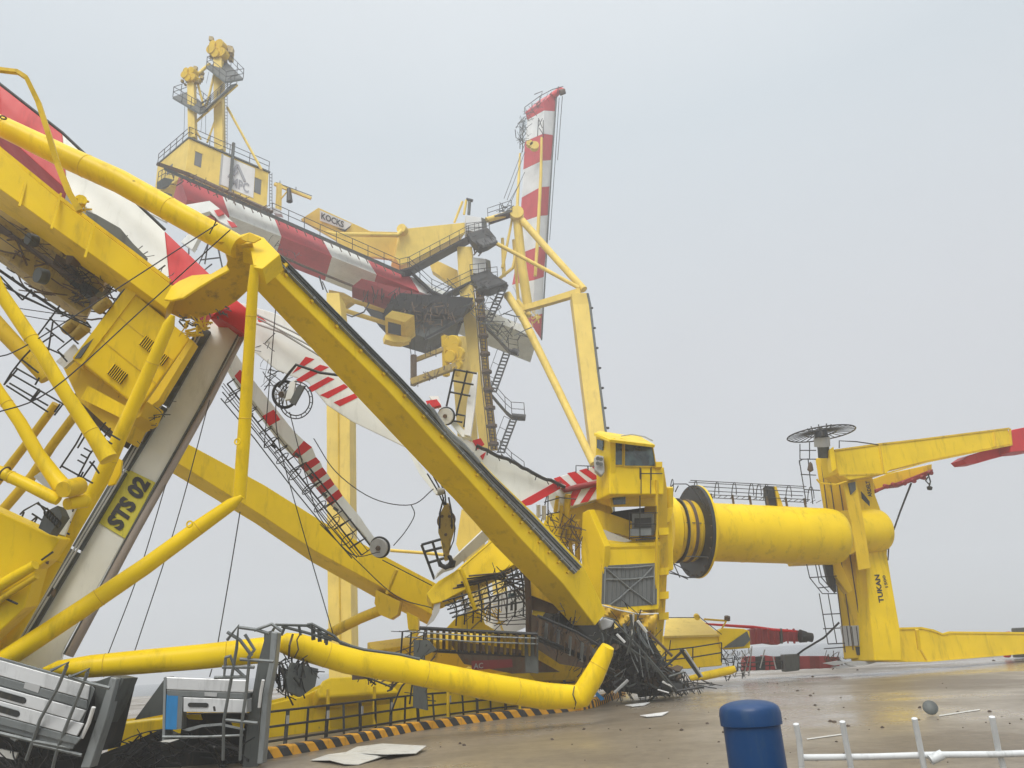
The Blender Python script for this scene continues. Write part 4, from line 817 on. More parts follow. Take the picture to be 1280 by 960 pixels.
plate(tk, 'lower_leg', Yp, bf, [(1085, 789), (1126, 786), (1150, 786), (1166, 788), (1178, 793), (1186, 791), (1500, 794), (1500, 799), (1280, 817), (1160, 827), (1103, 827), (1090, 820)], 1.3, bevel=.04)
m = MB(); m.tube([bf(1085, 788) - FW * .02, bf(1126, 785.5) - FW * .02, bf(1151, 785), bf(1166, 788), bf(1178, 793), bf(1186, 790.5), bf(1500, 793.5)], .07, 4); m.build('leg_flange', Yp, tk)
m = MB(); m.tube([bf(1103, 826), bf(1160, 826.5), bf(1280, 816.5), bf(1500, 798.5)], .05, 4); m.build('leg_flange', Yp, tk)
m = MB(); m.tube([bf(1144, 786), bf(1146, 800), bf(1150, 812), bf(1158, 826)], .08, 4); m.build('leg_joint', Ya, tk)
tube(tk, 'leg_stiffener', Yp, [(1146, 787, 38.6, 5), (1149, 812, 38.6, 5)], 4)
plate(tk, 'pale_panel', 'light_grey_sheet', lambda x, y: pf(x, y) - FW * .06, [(1049, 782), (1084, 781), (1087, 806), (1054, 807)], .08)
for x in (1057, 1063, 1069, 1075): m = MB(); m.tube([pf(x, 782) - FW * .12, pf(x + 3, 806) - FW * .12], .02, 4); m.build('panel_rib', 'dark_steel', tk)
plate(tk, 'dark_doorway', 'dark_interior', lambda x, y: pf(x, y) - FW * .08, [(1068, 808), (1077, 807), (1078, 818), (1070, 818)], .06)
m = MB(); m.ring(pf(1086, 774) - FW * .5, FW, .09, .05, 14, 6); m.build('lifting_eye', Yp, tk)
u1 = vert((1045, 580, 38.3), (1262, 548, 43))
plate(tk, 'upper_leg', Yp, u1, [(1043, 564), (1097, 556), (1150, 550), (1260, 536), (1265, 555), (1230, 562), (1160, 576), (1112, 588), (1108, 592), (1062, 600), (1048, 592)], 1.1, bevel=.04)
m = MB(); m.tube([u1(1043, 563), u1(1097, 555.5), u1(1150, 549.5), u1(1261, 535.5)], .06, 4); m.build('leg_flange', Ya, tk)
m = MB(); m.tube([u1(1048, 594), u1(1108, 592), u1(1160, 577), u1(1265, 556)], .05, 4); m.build('leg_flange', Ya, tk)
for x0, y0, x1, y1 in ((1099, 557, 1104, 592), (1242, 540, 1244, 558), (1262, 536, 1264, 556)): m = MB(); m.tube([u1(x0, y0) - FW * .02, u1(x1, y1) - FW * .02], .07, 4); m.build('leg_stiffener', Ya, tk)
plate(tk, 'leg_end_plate', Yp, flatd(38.0), [(1037, 562), (1042, 558), (1046, 586), (1040, 590)], .5, bevel=.02)
rf = lambda x, y: u1(x, y) + FW * .5
plate(tk, 'red_leg_end', 'red_paint', u1, [(1262, 541), (1266, 537), (1500, 490), (1500, 526), (1290, 563), (1264, 565)], 1.2, bevel=.05)
plate(tk, 'red_bogie_frame', 'red_paint', nr(u1, -1.0), [(1203, 575), (1212, 569), (1262, 554), (1285, 553), (1285, 562), (1250, 571), (1222, 579), (1208, 580)], .8, bevel=.02)
l2 = flatd(43)
plate(tk, 'rear_leg', Ya, l2, [(1090, 599), (1110, 592), (1165, 580), (1165, 587), (1130, 600), (1096, 613)], 1.0, bevel=.03)
plate(tk, 'rear_bogie_frame', 'dull_red_paint', flatd(42.6), [(1092, 612), (1130, 600), (1160, 588), (1167, 586), (1166, 592), (1150, 598), (1130, 606), (1110, 608), (1096, 616)], .8, bevel=.05)
for x, y in ((1108, 608), (1118, 606), (1130, 604), (1142, 601), (1154, 597), (1163, 591)): m = MB(); m.lathe(P(x, y, 42.5), FW, [(-.1, .02), (-.1, .12), (.2, .12), (.2, .02)], 14); m.build('rail_wheel', 'dull_red_paint', tk)
wires(tk, 'chain', 'dark_steel', [[(1160, 592), (1163, 602), (1161, 609)], [(1160, 596), (1157, 601), (1162, 606)]], 42, .04)
m = MB(); m.lathe(P(1162, 610, 42), UP, [(-.12, .03), (-.1, .12), (.06, .15), (.12, .03)], 10); m.build('chain_weight', 'dark_steel', tk)
tube(tk, 'supply_cable', 'black_rubber', [(1139, 604, 41, 2.4), (1125, 640, 40.6, 2.2), (1111, 680, 39.5, 2), (1110, 700, 38.4, 1.6)], 8)
tube(tk, 'supply_cable', 'black_rubber', [(1049, 778, 38, 2.4), (1030, 797, 38, 2.4), (1005, 812, 38.5, 2.4), (997, 818, 38.6, 2.4)], 8)
# cable reel on top
m = MB(); c = P(1026, 541, 38.4); ax = (UP + FW * -.02 + RT * -.05).normalized(); ax = Vector((-.03, -.02, 1)).normalized()
Rr = 40.5 * 38.4 / FOC; 
m.lathe(c, ax, [(-.25, .02), (-.25, .33), (.1, .3), (.25, .12), (.25, .02)], 24); rl = m.build('cable_reel', 'dark_steel', tk)
m = MB(); m.ring(c - Vector((0, 0, .05)), ax, Rr, .035, 48, 5); m.build('reel_rim', 'dark_steel', rl)
m = MB(); m.ring(c - Vector((0, 0, .02)), ax, Rr * .45, .03, 36, 5); m.build('reel_rim', 'dark_steel', rl)
u = ax.orthogonal().normalized(); v = ax.cross(u)
for k in range(28):
    a = 2 * math.pi * k / 28; e = u * math.cos(a) + v * math.sin(a); m = MB(); m.tube([c + e * .3 + ax * .1, c + e * Rr * .5 + ax * .02, c + e * Rr - ax * .05], .022, 4); m.build('spoke', 'dark_steel', rl)
for k in range(9): a = 2 * math.pi * k / 9; e = u * math.cos(a) + v * math.sin(a); m = MB(); m.tube([c + e * Rr * .3, c + e * Rr * .35 + ax * .32], .03, 4); m.build('reel_pin', 'grey_green_steel', rl)
tube(tk, 'reel_mount', 'light_grey_sheet', [(1027, 546, 38.5, 19), (1028, 558, 38.5, 19)], 24)
tube(tk, 'reel_base', 'grey_green_steel', [(1029, 558, 38.6, 14), (1030, 572, 38.6, 14)], 20)
wires1(tk, 'slack_cable', 'black_rubber', [[(1049, 560), (1049, 551), (1070, 552), (1098, 556)]], 38.2, .03)
# ladders of the portal
for (pts, d) in (([[(1000, 555), (1000, 574)], [(1012, 553), (1012, 574)], [(1000, 563), (1020, 563)], [(1000, 574), (1020, 574)], [(999, 575), (1008, 630)], [(1010, 573), (1016, 630)], [(1001, 593), (1020, 594)], [(1005, 612), (1025, 613)], [(1003, 574), (999, 577), (1000, 582)]], 38.0), ([[(1008, 704), (1012, 722), (1028, 742), (1046, 742)], [(1019, 704), (1024, 728), (1036, 740)], [(1023, 704), (1027, 722), (1044, 742)], [(1012, 722), (1046, 720)], [(1022, 735), (1042, 733)], [(1024, 742), (1035, 805)], [(1035, 742), (1046, 805)], [(1028, 768), (1050, 767)], [(1035, 805), (1056, 804)], [(1030, 811), (1055, 809)], [(1029, 786), (1050, 785)]], 37.6)):
    wires1(tk, 'portal_ladder', 'dark_steel', pts, d, .026)
plate(tk, 'ladder_platform', 'dark_steel', flatd(38.4), [(1030, 703), (1042, 702), (1044, 720), (1046, 740), (1036, 728)], .3)
plate(tk, 'column_saddle', Yp, flatd(37.6), [(988, 698), (1036, 697), (1037, 704), (992, 706)], .8, bevel=.03)
plate(tk, 'saddle_web', Ya, flatd(38.2), [(1042, 698), (1048, 697), (1066, 738), (1060, 742), (1044, 720)], .6, bevel=.03)
m = MB(); m.lathe(P(982, 700, 37.4), RT, [(-.2, .02), (-.1, .08), (.2, .06), (.2, .02)], 8); m.build('drain_plug', 'dark_steel', tk)
m = MB(); m.lathe(P(1013, 585, 37.6), -UP, [(-.3, .02), (-.2, .1), (.1, .16), (.2, .02)], 8); m.build('valve', 'rusty_steel', tk)
wires1(tk, 'saddle_pipe', Ya, [[(1021, 599), (1025, 604), (1045, 606), (1058, 602)]], 37.8, .05)
for p_ in ([(1030, 829), (1048, 826), (1060, 828), (1044, 832)], [(1054, 828), (1075, 826), (1096, 828), (1080, 832), (1062, 832)], [(1040, 834), (1060, 831), (1072, 833), (1050, 836)]):
    plate(tk, 'crumpled_sheet', 'light_grey_sheet', flatd(37.5), p_, .25)
tangle(tk, 'crushed_fittings', 'rusty_steel', [(1032, 818), (1056, 820), (1056, 832), (1034, 832)], (39, 40), 30, (.3, .9), .03, 73)
# third leg with bogies lying behind the wreck
tf = vert((832, 815, 35.9), (900, 815, 36.4))
plate(tk, 'tapered_leg', Yp, tf, [(829, 795), (899, 792), (903, 797), (903, 832), (860, 836), (828, 836)], 2.2, bevel=.04)
plate(tk, 'leg_top_plate', 'haze_pale_yellow', plane_fn(((831, 795, 36), (900, 793, 36.5), (834, 773, 38.6))), [(830, 795), (833, 773), (873, 771.5), (900, 793)], .1)  # top face coloured lighter than the sides of the leg
plate(tk, 'leg_head_block', Yp, flatd(36.5), [(897, 789), (905, 785), (930, 786), (937, 789), (938, 810), (912, 812), (900, 810)], 1.0, bevel=.03)
plate(tk, 'head_grating', 'grey_green_steel', flatd(36.3), [(904, 810), (934, 789), (938, 800), (930, 808)], .1)
m = MB(); m.lathe(P(871, 771, 37), FW, [(-.1, .02), (-.1, .14), (.1, .14), (.1, .02)], 16); m.build('lifting_eye', Yp, tk)
tube(tk, 'leg_pipe', Ya, [(880, 774, 37, 2.5), (908, 776, 37, 2.5)], 8); tube(tk, 'leg_pipe', Ya, [(900, 790, 36.8, 2), (908, 776, 36.8, 2)], 8)
m = MB(); m.lathe(P(909, 773, 37), UP, [(-.12, .03), (-.1, .14), (.1, .14), (.14, .03)], 10); m.build('lamp', 'rusty_steel', tk)
wires1(tk, 'guard_wire', 'dark_steel', [[(832, 772), (868, 772)], [(874, 771), (902, 793)]], 36.2, .02)
plate(tk, 'red_arm', 'dull_red_paint', flatd(37.5), [(938, 787), (945, 785), (1000, 788), (1003, 802), (985, 801), (972, 806), (958, 804), (940, 806)], 1.0, bevel=.02)
for x, w_ in ((945, 3), (952, 2), (960, 3), (968, 2), (976, 4), (984, 2), (992, 3)): tube(tk, 'arm_collar', 'dull_red_paint' if w_ < 4 else 'grey_green_steel', [(x, 786, 37.2, w_), (x + 1, 804, 37.2, w_)], 6)
tube(tk, 'arm_top_bar', 'red_paint', [(882, 780, 38, 2.5), (942, 784, 38, 4), (966, 787, 37.2, 3.5), (995, 789, 37.2, 3)], 8)
tube(tk, 'arm_buffer', 'black_rubber', [(1000, 795, 37.2, 16), (1008, 796, 37.2, 13), (1009, 796, 37.2, 11), (1015, 797, 37.2, 11)], 20)
for x, mt in ((938, 'dull_red_paint'), (950, 'dark_steel'), (963, 'dull_red_paint'), (974, 'dark_steel'), (1006, 'dull_red_paint'), (1018, 'maroon_paint'), (1030, 'dull_red_paint'), (1043, 'dull_red_paint')):
    plate(tk, 'bogie_frame', mt, flatd(41), [(x - 7, 819 + (x % 3)), (x + 6, 818 + (x % 4)), (x + 7, 838 - (x - 930) * .03), (x - 6, 839 - (x - 930) * .03)], .9, bevel=.02)
plate(tk, 'bogie_cover', 'grey_green_steel', flatd(40.3), [(980, 818), (1000, 817), (1000, 838), (982, 840)], .7, bevel=.05)
railing(tk, 'dark_steel', [P(922, 839, 39), P(978, 836, 39.5)], P(922, 829, 39) - P(922, 839, 39), .03, .35)
wires(tk, 'bent_rail', 'light_grey_sheet', [[(940, 808), (936, 845)], [(936, 820), (930, 843)], [(956, 812), (950, 835)], [(966, 820), (970, 836)]], 37, .03)
tangle(tk, 'crushed_fittings', 'dark_steel', [(905, 815), (935, 818), (935, 845), (905, 848)], (36, 38), 60, (.3, 1.0), .03, 71)
tangle(tk, 'crushed_fittings', 'light_grey_sheet', [(905, 812), (940, 810), (940, 820), (905, 824)], (36, 37), 18, (.3, 1.0), .025, 72)
tube(tk, 'low_tube', Yp, [(862, 848, 35, 6), (880, 845, 35, 10), (912, 838, 35.5, 10), (919, 836, 35.5, 8)], 18)
railing(tk, 'dark_steel', [P(832, 838, 34.5), P(866, 834, 34.8), P(902, 828, 35)], P(832, 813, 34.5) - P(832, 838, 34.5), .03, 1.2)
# far end of the leg at the right edge

bx = thing('quay_box', 'small grey box with a red end behind the far right of the fallen leg', 'box', G(1275, 822))
plate(bx, 'box_shell', 'grey_green_steel', flatd(46), [(1264, 785), (1310, 783), (1310, 822), (1266, 822)], 1.5, bevel=.05, vr=True)
plate(bx, 'red_end', 'red_paint', flatd(46.4), [(1254, 790), (1264, 789), (1264, 822), (1254, 822)], .8, bevel=.1, vr=True)
# centre of the wreck
plate(tk, 'cab_roof_strip', 'board_white', plane_fn(((546, 722, 27.4), (608, 662, 28.6), (566, 712, 27.8))), [(544, 724), (548, 716), (604, 663), (614, 672), (566, 712), (554, 716)], .08, bevel=.01)
plate(tk, 'torn_girder', Yp, plane_fn(((534, 742, 27.4), (612, 676, 28.8), (555, 745, 27.4))), [(533, 742), (548, 726), (568, 714), (612, 676), (640, 690), (650, 702), (612, 722), (575, 740), (553, 752), (540, 755)], .7, bevel=.03)
tube(tk, 'girder_rib', Yp, [(575, 711, 27, 6), (580, 722, 27, 6), (594, 762, 27, 6)], 4)
tube(tk, 'roof_gutter', Yp, [(572, 713, 27.2, 3), (614, 677, 28.2, 3)], 6)
plate(tk, 'rear_upright', 'haze_pale_yellow', flatd(36), [(577, 636), (604, 664), (590, 678), (578, 700), (570, 680)], 1.2)
plate(tk, 'yellow_gusset', Yp, flatd(28.8), [(555, 788), (572, 770), (592, 762), (600, 765), (606, 780), (630, 794), (596, 792)], .4, bevel=.02)
plate(tk, 'feather_sheet', 'board_white', flatd(27.2), [(544, 750), (551, 751), (549, 764), (542, 776), (532, 784), (540, 768)], .05)
plate(tk, 'white_cabin', 'clean_white_paint', vert((618, 765, 31), (660, 765, 31.4)), [(616, 744), (662, 730), (666, 780), (640, 792), (616, 788)], 1.4, bevel=.03)
for x in (638, 643): plate(tk, 'cabin_slot', 'dark_interior', flatd(30.7), [(x, 752), (x + 3, 752), (x + 3, 763), (x, 763)], .04)
plate(tk, 'cabin_window', 'window_glass', flatd(30.7), [(635, 742), (645, 741), (645, 747), (635, 748)], .04)
tube(tk, 'bent_post', 'rusty_steel', [(636, 694, 27.6, 7), (652, 702, 27.6, 8), (659, 722, 27.6, 8), (661, 760, 27.6, 8), (661, 795, 27.6, 8)], 10)
wires1(tk, 'side_frame', 'dark_steel', [[(527, 681), (543, 724)], [(527, 681), (555, 673)], [(534, 704), (558, 697)], [(541, 678), (550, 708)], [(530, 690), (554, 684)]], 27.6, .05)
plate(tk, 'yellow_lamp_bracket', Yp, flatd(27.5), [(550, 672), (558, 670), (562, 698), (556, 701)], .2)
tube(tk, 'rear_pipe', 'haze_pale_yellow', [(488, 688, 34, 4), (528, 691, 34, 4), (562, 694, 34, 4)], 8)
tangle(tk, 'snapped_bracing', 'dark_steel', [(545, 745), (575, 740), (640, 702), (660, 705), (664, 780), (620, 790), (560, 775)], (27.4, 29.5), 80, (.4, 1.6), .022, 81, bend=.1)
tangle(tk, 'snapped_bracing', 'rusty_steel', [(560, 735), (650, 700), (668, 740), (640, 760), (600, 770)], (27.8, 29.8), 40, (.4, 1.4), .03, 82, bend=.1)
tangle(tk, 'loose_bars', Ya, [(590, 740), (620, 740), (628, 790), (600, 770)], (28, 29), 30, (.4, 1.2), .03, 83)
for i_ in range(5): wires(tk, 'bent_rail', 'dark_steel', [[(553 + i_ * 3, 752 + i_ * 5), (600, 738 + i_ * 6), (655, 716 + i_ * 9)]], 27.0, .03)
for i_ in range(4): plate(tk, 'pane_strip', 'clean_white_paint', flatd(28.2), [(573 + i_ * 3, 748 + i_ * 5), (580 + i_ * 3, 744 + i_ * 5), (581 + i_ * 3, 747 + i_ * 5), (574 + i_ * 3, 751 + i_ * 5)], .05)
# walkway with treads lying in the wreck
wk = thing('fallen_walkway', 'dark steel walkway with open treads lying over the bent yellow tube', 'walkway', Vector((P(590, 800, 24).x, P(590, 800, 24).y, 0)))
for y0 in (785, 812): m = MB(); m.tube([P(524, y0, 24), P(590, y0 + 4, 24.2), P(672, y0 + 8, 24.4)], .06, 5); m.build('side_rail', 'dark_steel', wk)
for y0 in (793, 800): m = MB(); m.tube([P(506, y0 - 4, 23.9), P(590, y0 + 2, 23.9), P(672, y0 + 5, 24.1)], .022, 5); m.build('handrail', 'galvanised_steel', wk)
for i_ in range(19):
    x = 530 + i_ * 7.6; y = 785 + i_ * .45; m = MB(); m.box(P(x, y + 1, 24.3), P(x + 3.6, y + 1.2, 24.0), P(x, y + 27, 24.3), P(x + .6, y + 1, 24.7)); m.build('tread', 'oily_yellow_paint' if i_ % 3 else 'rusty_steel', wk)
for x in (503, 514, 530): m = MB(); m.tube([P(x, 790, 23.9), P(x - 2, 820, 23.9)], .03, 5); m.build('post', 'dark_steel', wk)
plate(wk, 'end_panel', 'grey_green_steel', flatd(24.2), [(655, 792), (673, 794), (673, 842), (657, 840)], .25)
plate(wk, 'end_panel', 'grey_green_steel', flatd(22.6), [(517, 800), (535, 800), (545, 812), (530, 820), (534, 888), (516, 884)], .25)
tangle(wk, 'bent_wires', 'dark_steel', [(500, 785), (540, 786), (530, 890), (505, 850)], (22.4, 23.8), 36, (.3, 1.4), .02, 91)
st = thing('fallen_stairway', 'dark crushed stairway sloping down to the right under the yellow beam end', 'stairway', Vector((P(720, 815, 25.5).x, P(720, 815, 25.5).y, 0)))
for dy in (0, 26, 30):
    m = MB(); m.tube([P(672, 770 + dy, 25), P(720, 790 + dy, 25.4), P(768, 818 + dy * .8, 25.8)], .05, 5); m.build('stringer', 'dark_steel', st)
for i_ in range(12):
    t_ = i_ / 11; x = 674 + 82 * t_; y = 772 + 44 * t_; m = MB(); m.box(P(x, y + 2, 25.4), P(x + 4, y + 4, 25.2), P(x - 2, y + 26, 25.4), P(x, y + 2, 25.9)); m.build('tread', 'galvanised_steel' if i_ % 2 else 'rusty_steel', st)
tangle(st, 'crushed_mesh', 'dark_steel', [(664, 790), (700, 760), (748, 790), (768, 830), (730, 840), (690, 815)], (25.4, 26.6), 90, (.3, 1.0), .024, 92, bend=.7)
plate(st, 'dark_plate', 'rusty_steel', flatd(26.9), [(664, 768), (690, 776), (735, 800), (760, 840), (700, 830), (664, 806)], .3)
for p_, mt_ in (([(663, 716), (676, 724), (690, 744), (700, 758), (664, 744)], 'aged_shade_yellow'), ([(664, 742), (696, 752), (712, 770), (664, 762)], 'rusty_steel'), ([(666, 758), (684, 762), (674, 776), (664, 774)], 'yellow_paint'), ([(690, 760), (716, 776), (740, 800), (690, 790)], 'dark_interior')): plate(st, 'torn_sheet', mt_, flatd(27.8), p_, .3)

# scrap heap at the foot of the machine house
hp_ = thing('scrap_heap', 'tangled dark heap of bent bars at the foot of the yellow machine house', 'scrap', G(795, 868))
hpoly = [(756, 776), (800, 768), (822, 805), (850, 842), (868, 862), (830, 872), (782, 872), (760, 860), (745, 862), (738, 850), (752, 820)]
tangle(hp_, 'bent_bars', 'dark_steel', hpoly, (28, 31), 230, (.5, 1.5), .024, 101, bend=.9, vert=.2)
tangle(hp_, 'bent_sheets', 'grey_green_steel', hpoly, (28.2, 30.5), 70, (.4, 1.1), .05, 102, bend=.35, vert=.2)
tangle(hp_, 'ripped_cables', 'black_rubber', [(770, 780), (800, 775), (822, 830), (790, 866), (760, 840)], (28.5, 30), 130, (.8, 2.2), .022, 103, bend=.8, vert=3.5)
rs_ = random.Random(9)
for i_ in range(70):
    x, y = rs_.uniform(762, 850), rs_.uniform(792, 864)
    if x > 815 and y < 835: y = 845
    a = rs_.uniform(0, 6.28); d_ = rs_.uniform(28.4, 30.2); s_ = rs_.uniform(5, 15)
    poly = [(x + s_ * math.cos(a + k_a) * rs_.uniform(.5, 1), y + s_ * .6 * math.sin(a + k_a) * rs_.uniform(.5, 1)) for k_a in (0, 1.3, 2.4, 3.8, 5.1)]
    ddx, ddy = rs_.uniform(-1, 1), rs_.uniform(-1, 1)
    plate(hp_, 'torn_plate', rs_.choice(['grey_green_steel', 'dark_interior', 'dark_steel', 'dark_interior', 'rusty_steel']), plane_fn(((x, y, d_), (x + 20, y, d_ + ddx), (x, y + 20, d_ + ddy))), poly, .06)
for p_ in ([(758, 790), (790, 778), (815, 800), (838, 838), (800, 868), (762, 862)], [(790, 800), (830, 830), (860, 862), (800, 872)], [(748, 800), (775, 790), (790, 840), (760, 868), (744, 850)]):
    plate(hp_, 'dark_fill_sheet', 'dark_interior', flatd(30.6), p_, .5)  # dark sheets added behind the bars to darken the heap's gaps
for ln, mt, r_ in (([(750, 778), (756, 772), (765, 774), (800, 810), (845, 862)], 'galvanised_steel', .05), ([(750, 788), (790, 812), (815, 830), (842, 864)], 'galvanised_steel', .04), ([(758, 776), (757, 800)], 'galvanised_steel', .05), ([(768, 786), (762, 804)], 'galvanised_steel', .05), ([(771, 793), (781, 803)], 'clean_white_paint', .06), ([(788, 768), (792, 790), (784, 818)], 'galvanised_steel', .07), ([(792, 768), (790, 800)], 'board_white', .05), ([(797, 776), (808, 790)], 'board_white', .07), ([(810, 790), (840, 820)], 'rusty_steel', .07), ([(828, 852), (840, 858)], 'clean_white_paint', .05), ([(822, 862), (836, 866)], 'clean_white_paint', .03), ([(851, 812), (875, 846)], 'dark_steel', .08), ([(856, 812), (878, 846)], 'light_grey_sheet', .05), ([(768, 866), (785, 850)], 'light_grey_sheet', .07), ([(832, 833), (855, 812)], 'dark_steel', .06), ([(836, 846), (855, 840)], 'galvanised_steel', .05), ([(845, 864), (880, 858)], 'dark_steel', .06), ([(776, 850), (782, 836), (768, 846)], 'galvanised_steel', .03)):
    wires(hp_, 'bent_bar', 'grey_green_steel' if mt == 'galvanised_steel' else mt, [ln], 27.8, r_ * .8)
for i_ in range(22):
    x = 776 + i_ * 1.6 + rs_.uniform(-2, 2); y0_ = 770 + rs_.uniform(-3, 4); ln_ = rs_.uniform(30, 75); sw = rs_.uniform(-8, 14)
    if x > 800: ln_ = rs_.uniform(40, 80)
    wires(hp_, 'wire_bundle', rs_.choice(['black_rubber', 'grey_green_steel', 'dark_steel', 'dark_steel', 'black_rubber', 'galvanised_steel']), [[(x, y0_, 29.3), (x + sw * .2, y0_ + ln_ * .35, 28.6), (x + sw * .6, y0_ + ln_ * .7, 28.2), (x + sw * 1.3, y0_ + ln_, 28)]], 28, rs_.uniform(.02, .05), 5)
plate(hp_, 'bent_end_cap', 'light_grey_sheet', flatd(27.6), [(748, 778), (756, 772), (768, 776), (764, 784), (752, 788)], .3, bevel=.05)
plate(hp_, 'blue_strip', 'blue_sign', flatd(26.2), [(742, 866), (746, 864), (756, 874), (751, 876)], .08)
tangle(hp_, 'low_scrap', 'dark_steel', [(820, 850), (880, 850), (905, 852), (860, 864), (820, 870)], (30, 33), 90, (.4, 1.8), .03, 104, bend=.2)

# yellow sill structure behind the guard rail
sl = thing('sill_beam', 'long yellow sill beam lying behind the dark guard rail and striped kerb', 'beam', Vector((P(500, 890, 25).x, P(500, 890, 25).y, 0)))
plate(sl, 'beam_web', Yp, vert((340, 905, 23.6), (720, 865, 33.0)), [(150, 905), (250, 893), (337, 880), (378, 870), (398, 862), (408, 858), (480, 856), (560, 848), (720, 832), (728, 880), (640, 892), (520, 905), (420, 920), (330, 936), (150, 950)], 1.0, bevel=.04)
plate(sl, 'beam_crown', Yp, plane_fn(((400, 860, 24.5), (500, 850, 26), (400, 870, 24.3))), [(396, 862), (404, 850), (412, 846), (455, 844), (490, 852), (500, 866), (400, 872)], .8, bevel=.08)
m = MB(); m.tube([P(150, 902, 22.2), P(337, 878, 22.9), P(378, 868, 23.2), P(400, 858, 23.6)], .06, 4); m.build('beam_flange', Yp, sl)
plate(sl, 'upper_web', Ya, plane_fn(((470, 820, 29), (700, 812, 32), (470, 850, 29))), [(466, 813), (540, 803), (560, 800), (760, 800), (760, 850), (466, 856)], 1.0, bevel=.04)
plate(sl, 'web_shadow_plate', 'rusty_steel', flatd(28.2), [(560, 800), (650, 812), (700, 840), (640, 842), (580, 830)], .2)
plate(sl, 'red_name_band', 'maroon_paint', flatd(27.6), [(589, 826), (640, 824), (641, 834), (590, 838)], .05)
text(sl, 'lettering', 'AC', 'light_grey_sheet', P(592, 836, 27.55), P(604, 835, 27.55), P(592, 829, 27.55), .02, proud=.02)
m = MB(); m.ring(P(586, 837, 27.4), FW, .07, .04, 16, 6); m.build('lifting_eye', 'haze_pale_yellow', sl)
for x in (410, 468, 560, 650): m = MB(); y = 862 - (x - 410) * .06; m.tube([P(x, y, 23.9 + (x - 410) * .015), P(x, y + 50, 23.2 + (x - 410) * .015)], .05, 4); m.build('beam_stiffener', Ya, sl)
railing(sl, 'dark_steel', [P(455, 844, 27), P(520, 820, 27.5)], P(455, 830, 27) - P(455, 844, 27), .02, 1.2)
tangle(sl, 'pipes_on_beam', 'rusty_steel', [(440, 838), (500, 845), (492, 858), (470, 850)], (22, 23), 20, (.3, 1.0), .03, 105)
plate(sl, 'pallet_stack', 'rusty_steel', flatd(24.5), [(440, 842), (452, 838), (470, 840), (470, 848), (440, 850)], .3)

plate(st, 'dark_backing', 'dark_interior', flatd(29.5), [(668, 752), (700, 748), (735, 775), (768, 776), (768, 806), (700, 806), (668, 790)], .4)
for k_ in range(7):     # bent frame rails hanging below the torn girder
    x0_ = 556 + k_ * 5; wires(tk, 'frame_rail', 'dark_steel' if k_ % 2 else 'rusty_steel', [[(x0_, 744 - k_ * 4, 27.6), (x0_ + 44, 728 - k_ * 2, 27.8), (660, 706 + k_ * 9, 28)]], 27, .035)
for k_ in range(9):
    x0_ = 566 + k_ * 10.5; wires(tk, 'frame_post', 'dark_steel', [[(x0_, 742 - k_ * 4.5, 27.7), (x0_ + 5, 764 - k_ * 2.5, 27.8), (x0_ + 4, 782 - k_ * 1.5, 27.9)]], 27, .03)
for k_ in range(4): wires(tk, 'loose_wire', 'rope_steel', [[(596, 756 + k_ * 5, 27.4), (622, 768 + k_ * 4, 27.4), (660, 762 + k_ * 6, 27.6)]], 27, .016)

# hook block
hk = thing('hook_block', 'oily yellow hook block hanging from ropes left of the diagonal beam', 'hook', P(557, 662, 25.5))
for x0, x1, x2 in ((534, 548, 556), (540, 552, 557), (545, 556, 558)): m = MB(); m.tube([P(x0, 592, 25.4), P(x1, 615, 25.4), P(x2, 634, 25.4)], .025, 5); m.build('rope', 'rope_steel', hk)
m = MB(); m.lathe(P(551, 614, 25.4), Vector((1, 0, 0)), [(-.1, .03), (-.1, .14), (.12, .1), (.12, .03)], 12); m.build('rope_socket', 'light_grey_sheet', hk)
c = P(558, 655, 25.5)
for dz in (-.14, .0, .14):
    m = MB(); m.lathe(c + FW * dz + UP * .12, FW, [(-.05, .04), (-.05, .26), (-.02, .30), (.02, .30), (.05, .26), (.05, .04)], 24); m.build('block_sheave', 'rusty_steel', hk)
for dz in (-.24, .2):
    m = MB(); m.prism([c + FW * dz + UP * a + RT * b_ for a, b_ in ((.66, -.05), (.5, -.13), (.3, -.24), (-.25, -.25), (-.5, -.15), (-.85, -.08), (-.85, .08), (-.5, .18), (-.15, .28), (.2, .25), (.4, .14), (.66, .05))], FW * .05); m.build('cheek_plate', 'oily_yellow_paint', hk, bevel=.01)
for q_ in ((.3, -.12), (.3, .12), (-.3, .0), (0, .2)):
    m = MB(); m.lathe(c - FW * .3 + UP * q_[0] + RT * q_[1], FW, [(0, .01), (0, .05), (.06, .05), (.06, .01)], 8); m.build('bolt', 'rusty_steel', hk)
for dx in (-.2, .2):
    m = MB(); m.tube([c + RT * dx * .4 + UP * .9 - FW * .1, c + RT * dx + UP * .4 - FW * .28, c + RT * dx + UP * -.1 - FW * .28], .03, 5); m.build('rope_fall', 'rope_steel', hk)
m = MB(); m.lathe(c - UP * .6, -UP, [(0, .05), (0, .15), (.25, .13), (.45, .08), (.6, .07), (.6, .02)], 16); m.build('swivel', 'oily_yellow_paint', hk)
m = MB(); c2 = P(557, 697, 25.5); m.tube([c2 + UP * .15] + [c2 + RT * (-.0 + .2 * math.sin(a)) + UP * (-.12 + .2 * math.cos(a)) for a in [-.1, .8, 1.6, 2.4, 3.14, 3.9, 4.6, 5.0]], [.07, .07, .075, .085, .09, .09, .075, .055, .03], 10); m.build('hook', 'dark_steel', hk)
m = MB(); m.tube([c2 + RT * .3 + UP * -.1, c2 + RT * .26 - UP * .28, c2 - UP * .33, c2 - RT * .1 - UP * .3], [.05, .06, .06, .04], 8); m.build('hook', 'dark_steel', hk)
m = MB(); m.tube([P(565, 640, 25.4), P(569, 660, 25.4), P(567, 676, 25.4), P(562, 688, 25.4)], .02, 5); m.build('hose', 'black_rubber', hk)

